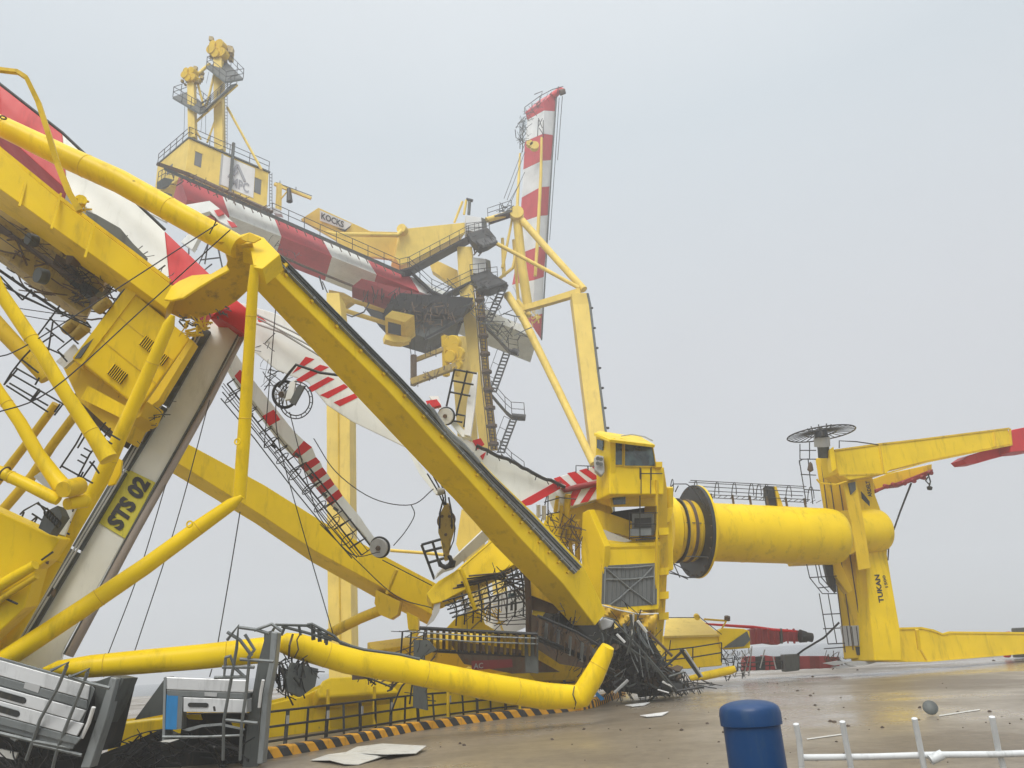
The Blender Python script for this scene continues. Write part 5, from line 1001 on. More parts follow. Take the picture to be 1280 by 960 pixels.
# grey lift cabin pieces at the lower left
def cabin(label, O, X, Y_, Z, mats, name='lift_cabin'):
    t = thing(name, label, 'cabin', O); return t
c1 = thing('lift_cabin', 'battered aluminium cabin with two long slots lying at the lower left edge', 'cabin', P(60, 880, 15.5))
c1f = vert((0, 870, 15.3), (110, 900, 15.1))
plate(c1, 'cabin_box', 'aluminium_dark', lambda x, y: c1f(x, y) + FW * .03, [(-260, 752), (0, 822), (60, 839), (112, 854), (118, 862), (90, 938), (60, 930), (-260, 844)], 1.6, bevel=.02, vr=True)
for nm, mt, a, b_ in (('top_panel', 'aluminium', 0, 20), ('dark_strip', 'aluminium_dark', 21, 33), ('slotted_panel', 'aluminium', 34.5, 52), ('slotted_panel', 'aluminium', 53, 72), ('bottom_strip', 'aluminium_dark', 73, 84)):
    f0 = lambda x: 825 + (x) * .28
    xr = 113 - a * .14; xr2 = 113 - b_ * .14 - (6 if a > 30 else 0)
    pn = plate(c1, nm, mt, c1f, [(-260, f0(-260) + a), (xr, f0(xr) + a * .94), (xr2, f0(xr2) + b_ * .94), (-260, f0(-260) + b_)], .04, proud=.03, bevel=.012)
    if nm == 'slotted_panel':
        y_ = a + 7.5; ctr = [(-8, f0(-8) + y_), (30 - (8 if a > 50 else 0), f0(30) + y_ - (2 if a > 50 else 0))]; n_ = 5; pts = []
        for (cx, cy), a0 in zip(ctr, (math.pi / 2, -math.pi / 2)):
            for k in range(7): an = a0 + math.pi * k / 6; pts.append((cx + 4.2 * math.cos(an), cy + 4.2 * math.sin(an)))
        plate(pn, 'slot', 'dark_interior', c1f, pts, .02, proud=.045)
        plate(pn, 'slot_rim', 'galvanised_steel', c1f, [(cx2, cy2 - 4.8) for cx2, cy2 in ctr] + [(ctr[1][0], ctr[1][1] - 4.2), (ctr[0][0], ctr[0][1] - 4.2)], .02, proud=.06)
plate(c1, 'latch', 'black_rubber', flatd(15.25), [(40, 879), (43, 878), (37, 897), (34, 896)], .04)
plate(c1, 'rating_plate', 'light_grey_sheet', c1f, [(33, 852), (52, 857), (49, 866), (31, 860)], .01, proud=.04)
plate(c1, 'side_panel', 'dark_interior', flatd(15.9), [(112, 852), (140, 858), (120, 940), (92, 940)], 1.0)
plate(c1, 'corner_post', 'galvanised_steel', flatd(15.3), [(138, 846), (146, 848), (132, 900), (112, 960), (100, 960), (122, 895)], .3, bevel=.02)
plate(c1, 'corner_flange', 'grey_green_steel', flatd(15.6), [(120, 852), (140, 845), (155, 848), (142, 880), (128, 905), (118, 900)], .6)
tube(c1, 'white_fender', 'clean_white_paint', [(117, 884, 15.1, 5), (111, 903, 15.1, 5), (102, 922, 15.1, 5)], 10)
wires(c1, 'guard_bar', 'aluminium_dark', [[(82, 834), (85, 828), (64, 838)], [(84, 832), (72, 860), (50, 900), (33, 950)], [(108, 842), (111, 836), (88, 846)], [(110, 840), (98, 870), (72, 935), (66, 960)], [(86, 845), (112, 854), (137, 860)], [(42, 930), (70, 936), (102, 944)], [(-10, 914), (40, 926), (88, 935)]], 15.0, .035)
plate(c1, 'loose_block', 'galvanised_steel', flatd(15.1), [(12, 923), (28, 911), (33, 915), (18, 927)], .08)
plate(c1, 'white_scrap', 'board_white', flatd(15.4), [(0, 936), (22, 941), (18, 950), (-6, 944)], .05)
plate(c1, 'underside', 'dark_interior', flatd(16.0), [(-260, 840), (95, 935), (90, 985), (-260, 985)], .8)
tangle(c1, 'loose_wiring', 'dark_steel', [(-10, 925), (90, 938), (90, 958), (-10, 958)], (15.1, 15.9), 60, (.3, 1.2), .02, 111)
c2_ = thing('lift_cabin', 'second aluminium cabin with a blue panel lying behind the twisted dark post', 'cabin', P(265, 885, 16.5))
c2f = vert((205, 885, 16.3), (305, 885, 16.4))
plate(c2_, 'top_panel', 'aluminium', c2f, [(207, 846), (309, 850), (307, 866), (208, 862)], 1.0, bevel=.02, vr=True)
plate(c2_, 'dark_strip', 'aluminium_dark', c2f, [(208, 862.5), (308, 866.5), (307, 874), (209, 870)], 1.0, bevel=.01)
pn = plate(c2_, 'slotted_panel', 'aluminium', c2f, [(229, 871.5), (308, 874.5), (308, 891), (229, 890)], .5, bevel=.012)
pts = []
for (cx, cy), a0 in zip(((238, 881), (258, 881.4)), (math.pi / 2, -math.pi / 2)):
    for k in range(7): an = a0 + math.pi * k / 6; pts.append((cx + 2.8 * math.cos(an), cy + 2.8 * math.sin(an)))
plate(pn, 'slot', 'dark_interior', c2f, pts, .02, proud=.025)
plate(c2_, 'blue_panel', 'blue_sign', c2f, [(208, 868), (223, 869), (221, 912), (206, 912)], .3, bevel=.01)
plate(c2_, 'panel_post', 'aluminium_dark', c2f, [(223, 870), (229, 871), (227, 911), (221, 911)], .3, proud=.02)
plate(c2_, 'edge_post', 'galvanised_steel', c2f, [(205, 847), (208, 846), (206, 928), (203, 928)], .5, proud=.02)
tube(c2_, 'bottom_rail', 'galvanised_steel', [(203, 921, 16.1, 3.5), (255, 921, 16.2, 3), (304, 919, 16.3, 3)], 10)
plate(c2_, 'bottom_strip', 'board_white', flatd(16.0), [(200, 927), (206, 925), (224, 924), (212, 928)], .05)
plate(c2_, 'latch', 'black_rubber', flatd(16.2), [(266, 883), (268, 883), (269, 889), (267, 889)], .04)
plate(c2_, 'rating_plate', 'light_grey_sheet', c2f, [(256, 865), (272, 866), (271, 871), (256, 870)], .01, proud=.02)
plate(c2_, 'triangular_sheet', 'grey_green_steel', flatd(16.8), [(206, 848), (168, 900), (205, 893), (208, 860)], .12)
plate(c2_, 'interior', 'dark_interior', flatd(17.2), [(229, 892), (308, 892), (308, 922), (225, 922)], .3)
plate(c2_, 'bent_strip', 'galvanised_steel', flatd(16.3), [(227, 912), (250, 906), (275, 904), (305, 911), (305, 913), (275, 907), (252, 909), (236, 914)], .06)
for p in ([(230, 893), (250, 893), (252, 900), (236, 899)], [(288, 900), (306, 901), (304, 912), (292, 910)]): plate(c2_, 'yellow_liner', Yp, flatd(17.0), p, .05)
# dark debris filling under and between the cabins
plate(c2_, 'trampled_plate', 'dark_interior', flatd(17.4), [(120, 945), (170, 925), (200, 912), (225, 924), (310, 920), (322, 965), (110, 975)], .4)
tangle(c2_, 'crushed_fittings', 'dark_steel', [(150, 925), (320, 922), (325, 955), (120, 958)], (16.3, 17.2), 90, (.3, 1.5), .025, 112)
wires(c2_, 'guard_bar', 'aluminium_dark', [[(284, 800), (298, 782), (296, 810), (289, 850), (280, 900), (279, 950)], [(298, 784), (320, 787), (336, 792)], [(284, 790), (300, 800), (315, 820)], [(306, 793), (318, 812), (310, 822)], [(312, 818), (308, 862), (302, 905), (300, 950)], [(282, 822), (280, 846), (308, 846)], [(282, 822), (288, 820), (294, 835), (306, 846)], [(282, 900), (322, 904)], [(318, 788), (340, 780), (352, 789)], [(268, 847), (300, 846)], [(300, 824), (342, 827)], [(278, 834), (318, 834)]], 15.9, .035)
# twisted post between the cabins and the guard rail
tp_ = thing('twisted_post', 'tall twisted dark steel post with crushed ladder cage beside the bent yellow tubes', 'post', G(322, 960))
plate(tp_, 'post_web', 'grey_green_steel', flatd(16.9), [(333, 790), (340, 788), (340, 830), (325, 880), (322, 960), (303, 960), (310, 900), (322, 830)], .12)
plate(tp_, 'post_flange', 'galvanised_steel', flatd(16.6), [(339, 789), (347, 791), (343, 830), (335, 870), (328, 955), (321, 955), (328, 870), (336, 830)], .3, bevel=.02)
plate(tp_, 'dark_sheet', 'dark_interior', flatd(17.1), [(318, 858), (330, 830), (330, 790), (336, 792), (326, 900), (322, 955), (300, 955), (310, 900)], .3)
tube(tp_, 'white_fender', 'clean_white_paint', [(329, 850, 16.5, 4), (326, 866, 16.5, 4), (324, 884, 16.5, 4)], 8)
m = MB(); c = P(366, 848, 18.6)
for i_ in range(7):
    a = i_ * .32; m.ring(P(352 + i_ * 5, 846 + 5 * math.sin(i_), 18.4 + i_ * .1), (RT + UP * math.sin(i_) * .5 + FW * .5), .34 + .05 * math.sin(i_ * 2), .025, 18, 4)
m.build('crushed_cage', 'dark_steel', tp_)
plate(tp_, 'cage_sheet', 'grey_green_steel', plane_fn(((368, 830, 18.4), (397, 840, 18.9), (375, 870, 18.3))), [(366, 828), (398, 836), (394, 858), (376, 871), (360, 864), (358, 848)], .1)
tangle(tp_, 'crushed_rods', 'dark_steel', [(342, 826), (372, 826), (396, 840), (388, 866), (360, 868), (344, 850)], (18.2, 19), 60, (.3, 1.1), .024, 114, bend=.4)
wires(tp_, 'bent_rail', 'grey_green_steel', [[(340, 790), (345, 781), (384, 782), (412, 797), (440, 808)], [(352, 783), (380, 790), (415, 800)], [(384, 781), (390, 780), (418, 795), (426, 804)], [(374, 783), (376, 794)], [(390, 782), (391, 800)], [(398, 786), (399, 802)], [(408, 792), (408, 806)], [(356, 784), (352, 794)], [(425, 804), (455, 812), (500, 818), (525, 824)]], 18.5, .035)
for x in (389, 397, 405): plate(tp_, 'tread', 'dark_steel', flatd(18.5), [(x, 783 + (x - 389) * .5), (x + 4, 784 + (x - 389) * .5), (x + 4, 800 + (x - 389) * .3), (x, 799 + (x - 389) * .3)], .1)
wires(tp_, 'loose_wire', 'dark_steel', [[(440, 840), (475, 853), (490, 860), (484, 864)], [(455, 845), (470, 856)], [(488, 860), (500, 852), (522, 856)], [(488, 893), (500, 862), (508, 852)], [(512, 880), (516, 850)]], 20.4, .025)
# sheave and frame standing above the diagonal beam
sheave(tk, 558, 520, 28.5, .34, .3, 'board_white')
wires1(tk, 'rope_guard_frame', 'dark_steel', [[(558, 508), (568, 462)], [(570, 520), (584, 463)], [(568, 462), (596, 467)], [(566, 476), (592, 481)], [(562, 490), (588, 495)], [(572, 518), (582, 520), (580, 534)], [(566, 526), (578, 528)]], 28.6, .04)
plate(tk, 'pale_plate_arm', 'clean_white_paint', flatd(28.7), [(592, 467), (597, 465), (593, 510), (588, 545), (580, 543), (584, 500)], .3)
plate(tk, 'red_plate', 'red_paint', flatd(28.3), [(532, 501), (546, 499), (551, 506), (536, 510)], .3)
plate(tk, 'arm_hump', 'white_paint', flatd(28.8), [(536, 495), (548, 495), (552, 508), (590, 548), (578, 546)], .4)
plate(tk, 'narrow_arm', 'white_paint', flatd(28), [(502, 548), (532, 590), (548, 616), (545, 618), (524, 592)], .2)

# ================================================================== STANDING CRANE far behind
Yf = 'haze_pale_yellow'  # yellow with the paleness of haze mixed into its colour
sd_ = thing('standing_quay_crane', 'upright yellow gantry crane in the haze with striped girder and raised boom', 'crane', Vector((W(425, 700, 58).x, 66, 0)))
def wtube(name, mat, pts, n=14, par=None):      # pts (x, y, Y, width px)
    m = MB(); pp = [W(x, y, Yw) for x, y, Yw, _ in pts]; m.tube(pp, [max(.02, w_ * .5 * dep(p) / FOC) for p, (_, _, _, w_) in zip(pp, pts)], n); return m.build(name, mat, par or sd_)
def wplate(name, mat, a, poly, t=.3, proud=0., par=None, bevel=0):
    ps = [W(*q_) for q_ in a]; n_ = (ps[1] - ps[0]).cross(ps[2] - ps[0]).normalized()
    def fn_(x, y): r = ray(x, y); return EYE + r * ((ps[0] - EYE).dot(n_) / r.dot(n_))
    return plate(par or sd_, name, mat, fn_, poly, t, proud, bevel)
def wline(name, mat, lines, Yw, r=.03, par=None, one=True):
    if one:
        m = MB()
        for ln in lines: m.tube([W(p[0], p[1], p[2] if len(p) > 2 else Yw) for p in ln], r, 4)
        return m.build(name, mat, par or sd_)
    for ln in lines: m = MB(); m.tube([W(p[0], p[1], p[2] if len(p) > 2 else Yw) for p in ln], r, 4); m.build(name, mat, par or sd_)
# striped girder
def gC(x): return 242 + (x - 277) * .4386
def gB(x): return 270 + (x - 287) * .398
cuts = [(224, 234, None), (277, 287, 'red'), (342, 352, 'white'), (402, 415, 'red'), (457, 471, 'white'), (512, 516 + 8, 'red'), (600, 610, 'white'), (664, 672, 'white')]
def gsec(i):
    xc, xb, _ = cuts[i]; d = 64 + (xb - 214) * .036
    return ((xb - 9, gB(xb) + 30), (xb, gB(xb)), (xc, gC(xc)), d)
for i in range(1, len(cuts)):
    red = cuts[i][2] == 'red'; beam(sd_, 'red_girder_section' if red else 'white_girder_section', 'haze_pale_red' if red else 'white_paint', [gsec(i - 1), gsec(i)], .02)
# walkway along the girder top with its railing
def gp(x, dy=0): return P(x, gC(x) + dy, 64 + (x - 205) * .036 - .6)
m = MB(); m.loft([[gp(x, -2), gp(x, 2.0), gp(x, 2.0) + FW * .8, gp(x, -2) + FW * .8] for x in (205, 340, 460, 505)]); m.build('walkway', 'grey_green_steel', sd_)
railing(sd_, 'dark_steel', [gp(x, -2) for x in (340, 400, 460, 500)], Vector((0, 0, 1.15)), .035, 1.6)
m = MB(); m.loft([[P(x, y, 62), P(x, y + 3, 62), P(x, y + 3, 63.5), P(x, y, 63.5)] for x, y in ((140, 211), (170, 224), (200, 238), (215, 243))]); m.build('end_walkway', 'grey_green_steel', sd_)
m = MB()
for i in range(26): x = 215 + i * 11; m.tube([gp(x, 2), gp(x + 4, 7) - FW * .3], .06, 4)
m.build('cable_brackets', 'rusty_steel', sd_, kind='stuff')
tangle(sd_, 'cable_loops', 'rusty_steel', [(205, 232), (236, 216), (345, 266), (345, 272), (236, 226), (205, 242)], (64.5, 65.5), 60, (.6, 1.6), .05, 201, bend=.15)
tangle(sd_, 'girder_grime', 'dark_steel', [(330, 290), (350, 330), (380, 320), (372, 305)], (66, 67.5), 25, (.6, 1.6), .03, 202)
m = MB(); m.tube([P(300, 297, 65.5), P(380, 333, 69.5), P(442, 358, 72)], .12, 5); m.build('underside_pipe', 'rusty_steel', sd_)
# machinery house on the girder
A0, AX, AL = W(236, 173, 60), W(336, 216, 63.5), W(197, 206, 64.5)
hgt = W(236, 218, 60.0) - A0; hgt = Vector((0, 0, -(A0.z - W(236, 217, 60).z)))
m = MB(); m.box(A0, AX, AL, A0 + hgt); hs = m.build('crane_house', Yf, sd_, bevel=.04)
def hr(u, v, h=0): return A0 + (AX - A0) * u + hgt * v - (AL - A0).normalized() * h
def hl(u, v, h=0): return A0 + (AL - A0) * u + hgt * v - (AX - A0).normalized() * h
def hbox(name, mat, f, u0, v0, u1, v1, h0, h1, par=None):
    m = MB(); m.box(f(u0, v0, h0), f(u1, v0, h0), f(u0, v1, h0), f(u0, v0, h1)); return m.build(name, mat, par or sd_)
hbox('roof_slab', 'grey_green_steel', hr, -.01, -.035, 1.01, .0, .15, -7.0)
hbox('house_window', 'mesh_grey', hr, .09, .28, .17, .66, .04, -.05); hbox('house_window', 'mesh_grey', hr, .83, .30, .91, .72, .04, -.05)
hbox('window_frame', Yf, hr, .08, .24, .18, .28, .08, -.05); hbox('window_frame', Yf, hr, .82, .26, .92, .30, .08, -.05)
bd = hbox('sign_board', 'clean_white_paint', hr, .42, .06, .82, .90, .08, .0)
hbox('sign_board_edge', 'light_grey_sheet', hr, .40, .04, .42, .92, .10, .0)
text(sd_, 'lettering', 'MPC', 'grey_letter', hr(.54, .84, .09), hr(.76, .84, .09), hr(.54, .56, .09), .03, proud=.04)
m = MB()
for a, b_ in (((.50, .62), (.60, .18)), ((.60, .18), (.70, .55)), ((.60, .34), (.56, .52))): m.tube([hr(*a, .12), hr(*b_, .12)], .14, 4)
m.build('logo_triangle', 'grey_letter', sd_)
hbox('door', 'mesh_grey', hl, .45, .38, .62, .60, .03, -.05)
hbox('roof_pole', 'grey_green_steel', hr, .50, -.35, .53, 1.7, .5, .3)
railing(sd_, 'dark_steel', [A0 + Vector((0, 0, .2)), lerp(A0, AX, .5) + Vector((0, 0, .2)), AX + Vector((0, 0, .2))], Vector((0, 0, 1.1)), .035, 1.7)
railing(sd_, 'dark_steel', [A0 + Vector((0, 0, .2)), AL + Vector((0, 0, .2))], Vector((0, 0, 1.1)), .035, 1.4)
wplate('balcony', 'grey_green_steel', ((196, 230, 63), (218, 222, 61.5), (200, 236, 63)), [(196, 228), (205, 222), (218, 225), (216, 230), (206, 236), (196, 236)], 1.2)
railing(sd_, 'dark_steel', [W(197, 228, 63), W(206, 223, 61.5), W(217, 226, 61)], Vector((0, 0, 1.2)), .035, 1.2)
m = MB(); m.tube([gp(205, -1) + FW * -1, W(236, 218, 59.5), P(340, 265, 65)], .18, 4); m.build('platform_edge', 'rusty_steel', sd_)
wline('house_ladder', 'dark_steel', [[(337, 215), (337, 258)], [(340, 216), (340, 258)]] + [[(337, 218 + i * 4), (340, 218.5 + i * 4)] for i in range(10)], 63, .03)
# pylons above the house
def mast(x, yt, yb, Yw, wd, name='pylon'):
    p0, p1 = W(x, yb, Yw), W(x - 1.5, yt, Yw); r_ = wd * .5 * dep(p1) / FOC; m = MB(); a, b_ = Vector((r_ * .95, 0, 0)), Vector((0, r_ * .95, 0))
    m.loft([[p - a - b_, p + a - b_, p + a + b_, p - a + b_] for p in (p0, p1)]); m.build(name, Yf, sd_, bevel=.04); return p1
t1 = mast(241, 98, 174, 60.5, 9); t2 = mast(275, 66, 190, 61.8, 11)
for tp0, sz, sd__ in ((t1, .95, 1), (t2, 1.25, 2)):
    m = MB()
    for k_x, k_z, k_r in ((-.4, .0, .42), (.2, .4, .45), (.45, -.4, .4), (-.3, .5, .3), (.0, -.5, .35)): m.lathe(tp0 + Vector((k_x * sz, -.4, k_z * sz)), Vector((.3, 1, .1)), [(-.3, .1), (-.3, k_r * sz), (.5, k_r * sz), (.5, .1)], 16)
    m.build('rope_sheaves', Ya, sd_, kind='stuff')
    m = MB()
    for k_ in range(22): p = tp0 + Vector((rnd.uniform(-.9, .9), rnd.uniform(-.6, .3), rnd.uniform(-.9, .9))) * sz; s__ = rnd.uniform(.15, .35) * sz; m.box(p, p + Vector((s__, .1, 0)), p + Vector((0, s__, 0)), p + Vector((0, .05, s__ * 1.5)))
    m.build('head_fittings', 'oily_yellow_paint', sd_, kind='stuff')
def platf(pts, h=.25, rl=1.2):
    m = MB(); m.prism([W(*p) for p in pts], Vector((0, 0, -h))); m.build('mast_platform', 'grey_green_steel', sd_)
    ps = [W(*p) for p in pts]; railing(sd_, 'dark_steel', ps + [ps[0]], Vector((0, 0, rl)), .035, 1.3, 1)
platf([(258, 83, 61), (281, 75, 62.5), (304, 98, 61.5), (282, 102, 60)])
platf([(216, 121, 60.5), (236, 114, 62), (262, 136, 61), (250, 141, 59.5)])
platf([(250, 141, 60), (258, 136, 61), (284, 112, 61.5), (296, 104, 61.5), (288, 106, 60.5)], .2, 1.0)
wtube('mast_strut', Yf, [(242, 155, 60.5, 3), (296, 106, 61.8, 4)]); wtube('mast_strut', Yf, [(248, 92, 60.5, 4), (262, 80, 61.5, 4)])
wtube('mast_strut', Yf, [(284, 134, 61.8, 3), (327, 212, 62.5, 3.2)]); wtube('mast_strut', Yf, [(256, 138, 61, 2.5), (246, 100, 60.5, 3)]); wtube('mast_strut', Yf, [(257, 137, 61, 2.5), (268, 92, 61.5, 3)])
wtube('mast_strut', Yf, [(259, 178, 61, 2.5), (272, 142, 61.6, 2.5)]); wtube('mast_strut', Yf, [(251, 174, 60.6, 2.5), (242, 158, 60.5, 2.5)])
wline('mast_ladder', 'dark_steel', [[(281, 112), (281, 185)], [(284, 112), (284, 186)]] + [[(281, 116 + i * 4), (284, 116.5 + i * 4)] for i in range(17)], 61.4, .025)
wline('hanging_wire', 'rope_steel', [[(231, 128), (230, 168)], [(253, 140), (251, 165)], [(257, 144), (257, 168)], [(261, 90), (258, 104)]], 60.5, .02)
# small service jib on the girder
wtube('service_jib_post', Yf, [(348, 263, 64, 8), (349, 230, 64, 7)], 4)
wtube('service_jib_beam', Yf, [(343, 230, 64, 5), (389, 248, 64.6, 4.5)], 4)
wtube('jib_hoist', 'dark_steel', [(361, 236, 64, 5), (362, 252, 64, 8)], 8)
wtube('jib_brace', Yf, [(350, 250, 64, 2), (360, 238, 64, 2)], 6)
wline('jib_rail', 'dark_steel', [[(345, 228), (390, 245)], [(350, 230), (350, 226)], [(370, 238), (370, 234)]], 64, .04)
wplate('jib_seat', 'light_grey_sheet', ((338, 262, 63.5), (352, 268, 63.5), (340, 256, 63.5)), [(338, 258), (350, 262), (352, 268), (342, 266)], .6)
# big gusset with the maker's name, crossing tube, stays
wplate('name_gusset', Yf, ((378, 272, 66), (478, 302, 68), (400, 260, 66)), [(376, 274), (398, 259.5), (463, 289), (497, 290), (497, 325), (440, 318), (420, 300)], .8, bevel=.03)
wplate('name_board', 'clean_white_paint', ((378, 272, 65.9), (478, 302, 67.9), (400, 260, 65.9)), [(400, 263), (440, 280), (433, 288), (400, 276)], .05, proud=.1)
gf = [W(378, 272, 65.9), W(478, 302, 67.9), W(400, 260, 65.9)]; gn = (gf[1] - gf[0]).cross(gf[2] - gf[0]).normalized()
def gfn(x, y): r = ray(x, y); return EYE + r * ((gf[0] - EYE).dot(gn) / r.dot(gn)) - FW * .2
text(sd_, 'lettering', 'KOCKS', 'black_paint', gfn(402, 274), gfn(430, 285.5), gfn(402.5, 266), .03, proud=.03)
m = MB(); m.prism([gfn(421, 285.5), gfn(432, 287.5), gfn(439, 282.5), gfn(438, 284.5), gfn(432, 290), gfn(427, 288.5)], Vector((0, .02, 0))); m.build('logo_swoosh', 'black_paint', sd_)
wtube('cross_tube', Yf, [(408, 290, 64.5, 4), (418, 293, 64.8, 5.5), (497, 294, 67, 5.5), (503, 288, 67.5, 6)], 12)
wplate('tapered_girder', Yf, ((503, 286, 68), (581, 279, 71), (510, 330, 68)), [(498, 296), (503, 286), (542, 282), (581, 278), (581, 292), (548, 308), (512, 328), (500, 332), (494, 322)], 1.6, bevel=.04)
wplate('rear_girder', Yf, ((535, 325, 74), (570, 340, 74), (550, 350, 74)), [(536, 326), (545, 325), (572, 338), (574, 358), (560, 352), (540, 338)], 1)
m = MB(); m.lathe(W(503, 287, 67.5), Vector((.3, 1, 0)), [(-.3, .05), (-.3, .5), (.4, .5), (.4, .05)], 16); m.build('pivot_pin', Yf, sd_)
# stairs and platforms with the white electrical cabinets
def wk_(pts, w_, name='access_walkway', mat='dark_steel', h=1.15, th=.2, rails=True):
    ps = [W(*p) for p in pts]; m = MB(); s_ = Vector((0, w_, 0)); m.loft([[p, p + s_, p + s_ - Vector((0, 0, th)), p - Vector((0, 0, th))] for p in ps]); o = m.build(name, mat, sd_)
    if rails: railing(o, 'dark_steel', ps, Vector((0, 0, h)), .035, 1.5)
    return o
wk_([(500, 337, 66), (512, 334, 66.5), (586, 294, 70), (612, 288, 70.5)], 1.4)
wk_([(528, 384, 68), (545, 372, 68.5), (590, 350, 70), (622, 346, 70.5)], 1.4)
wk_([(510, 334, 67), (540, 362, 67.5), (566, 374, 68)], 1.0, 'stair_flight')
for (x, y, Yw) in ((582, 265, 70), (587, 317, 70)):
    p = W(x + 10, y, Yw); s__ = dep(p) / FOC; m = MB(); p0 = W(x, y + 4, Yw); m.box(p0, p0 + Vector((19 * s__, .6, 0)), p0 + Vector((-.3, 2.0, 0)), p0 + Vector((0, 0, -22 * s__))); m.build('electrical_cabinet', 'clean_white_paint', sd_, bevel=.03)
    m = MB(); p1 = p0 + Vector((19 * s__ + .02, .6, 0)); m.box(p1, p1 + Vector((6 * s__, .7, .1)), p1 + Vector((0, 1.2, 0)), p1 + Vector((0, 0, -22 * s__))); m.build('cabinet_side', 'aluminium_dark', sd_)
    m = MB(); p2 = W(x + 1, y + 27, Yw); m.prism([p2, W(x + 24, y + 20, Yw), W(x + 40, y + 36, Yw - 2), W(x + 22, y + 42, Yw - 2.5)], Vector((0, 0, -.25))); m.build('cabinet_platform', 'dark_steel', sd_)
    railing(sd_, 'dark_steel', [W(x + 1, y + 27, Yw - .5), W(x + 22, y + 25, Yw - 1.5)], Vector((0, 0, 1.2)), .035, 1)
    m = MB()
    for a, b_ in (((x + 6, y + 30), (x + 12, y + 52)), ((x + 22, y + 40), (x + 10, y + 54)), ((x + 34, y + 34), (x + 16, y + 55))): m.tube([W(*a, Yw), W(*b_, Yw)], .08, 4)
    m.build('platform_brackets', 'rusty_steel', sd_)
wtube('mast_post', Yf, [(568, 278, 71, 3), (578, 252, 71, 3)]); wtube('mast_post', Yf, [(580, 268, 71, 3), (583, 250, 71, 3)]); wtube('mast_head', 'dark_steel', [(583, 249, 71, 4), (591, 251, 71, 4)]); wtube('mast_post', 'grey_green_steel', [(586, 268, 71, 4), (587, 252, 71, 4)])
tangle(sd_, 'platform_clutter', 'dark_steel', [(583, 294), (614, 288), (618, 300), (602, 312), (590, 306)], (74, 76), 16, (.5, 1.2), .05, 211)
tangle(sd_, 'platform_clutter', 'dark_steel', [(588, 348), (620, 342), (628, 352), (606, 362), (594, 358)], (74, 76), 16, (.5, 1.2), .05, 212)
for p_ in ([(584, 292), (610, 285), (620, 297), (609, 304), (598, 308), (589, 300)], [(588, 347), (612, 340), (634, 353), (612, 362), (600, 361)]): wplate('platform_underframe', 'dark_steel', ((583, 293, 68.6), (621, 297, 68.6), (598, 315, 68.6)), p_, 1.5)
# dark trolley and operator's cab slung under the girder
beam(sd_, 'trolley_body', 'dull_red_paint', [((440, 372), (440, 358), (452, 348), 70), ((530, 404), (532, 388), (538, 370), 74)])
for p_, mt_, y_ in (([(456, 364), (480, 366), (540, 378), (577, 388), (577, 406), (540, 427), (500, 415), (478, 392)], 'dark_steel', 68), ([(500, 372), (545, 384), (572, 384), (592, 376), (590, 384), (560, 400), (520, 404)], 'rusty_steel', 66), ([(504, 395), (530, 400), (572, 392), (574, 402), (536, 424), (508, 414)], 'grey_green_steel', 65.5)):
    wplate('trolley_frame', mt_, ((436, 356, y_), (577, 388, y_ + 3), (500, 415, y_)), p_, 2.0)
beam(sd_, 'trolley_deck', 'dark_steel', [((478, 398), (482, 385), (500, 366), 70), ((575, 405), (578, 395), (592, 372), 74)])
cbn = beam(sd_, 'operator_cab', Yf, [((482, 422), (481, 396), (490, 388), 66), ((508, 429), (506, 403), (518, 394), 67)])
wplate('cab_window', 'dark_interior', ((486, 398, 57), (498, 402, 57), (486, 412, 57)), [(485, 402), (501, 406), (501, 419), (485, 416)], .1)
wplate('cab_floor', Yf, ((481, 416, 62), (530, 428, 64), (500, 430, 62)), [(481, 418), (500, 420), (512, 421), (514, 425), (504, 428), (492, 427), (482, 424)], .5)
tangle(sd_, 'trolley_machinery', 'dark_steel', [(440, 362), (500, 362), (560, 378), (576, 395), (570, 402), (535, 416), (505, 408), (470, 380)], (70, 72), 150, (.6, 1.8), .06, 221, bend=.2)
tangle(sd_, 'trolley_fittings', 'rusty_steel', [(500, 385), (560, 378), (570, 396), (535, 415), (510, 402)], (69, 71), 70, (.6, 1.6), .08, 222, bend=.2)
tangle(sd_, 'trolley_machinery', 'grey_green_steel', [(540, 350), (590, 350), (650, 400), (660, 430), (620, 420), (570, 380)], (72, 77), 70, (.8, 3), .07, 223, bend=.1)
wtube('trolley_beam', 'dark_steel', [(530, 424, 64, 4), (578, 398, 66, 5)], 4)
# legs
def leg(name, pts, th, mat=Yf):
    m = MB(); R_ = []
    for x0, x1, y, Yw in pts:
        a, b_ = W(x0, y, Yw), W(x1, y, Yw); R_.append([a, b_, b_ + Vector((0, th, 0)), a + Vector((0, th, 0))])
    m.loft(R_); return m.build(name, mat, sd_, bevel=.04)
leg('portal_leg', [(408, 424, 366, 58), (408, 437, 500, 58), (409, 438, 700, 58), (411, 440, 838, 58), (411, 440, 868, 58)], 2.4)
m = MB(); m.tube([W(423, 500, 57.95), W(424, 700, 57.95), W(426, 840, 57.95)], .06, 4); m.build('leg_seam', Ya, sd_)
leg('portal_leg', [(571, 590, 308, 70), (574, 592, 362, 70), (589, 602, 470, 70), (600, 615, 560, 70), (612, 630, 700, 70), (626, 644, 838, 70), (628, 646, 862, 70)], 2.4)
leg('portal_leg', [(566, 590, 420, 80), (567, 592, 480, 80), (576, 600, 600, 80), (588, 612, 780, 80), (593, 616, 858, 80)], 2.2)
m = MB(); m.tube([W(438, 505, 58), W(437, 509, 57.6)], .15, 5); m.build('leg_eye', 'rusty_steel', sd_)
ldr = MB()
for k in range(46):
    t_ = k / 45; x = lerp(596, 607, t_) ; y = lerp(366, 560, t_); x = 596 + 18 * t_ ** 1.1 - 0; ldr.tube([W(x, y, 69.8), W(x + 6, y + .6, 69.8)], .05, 4)
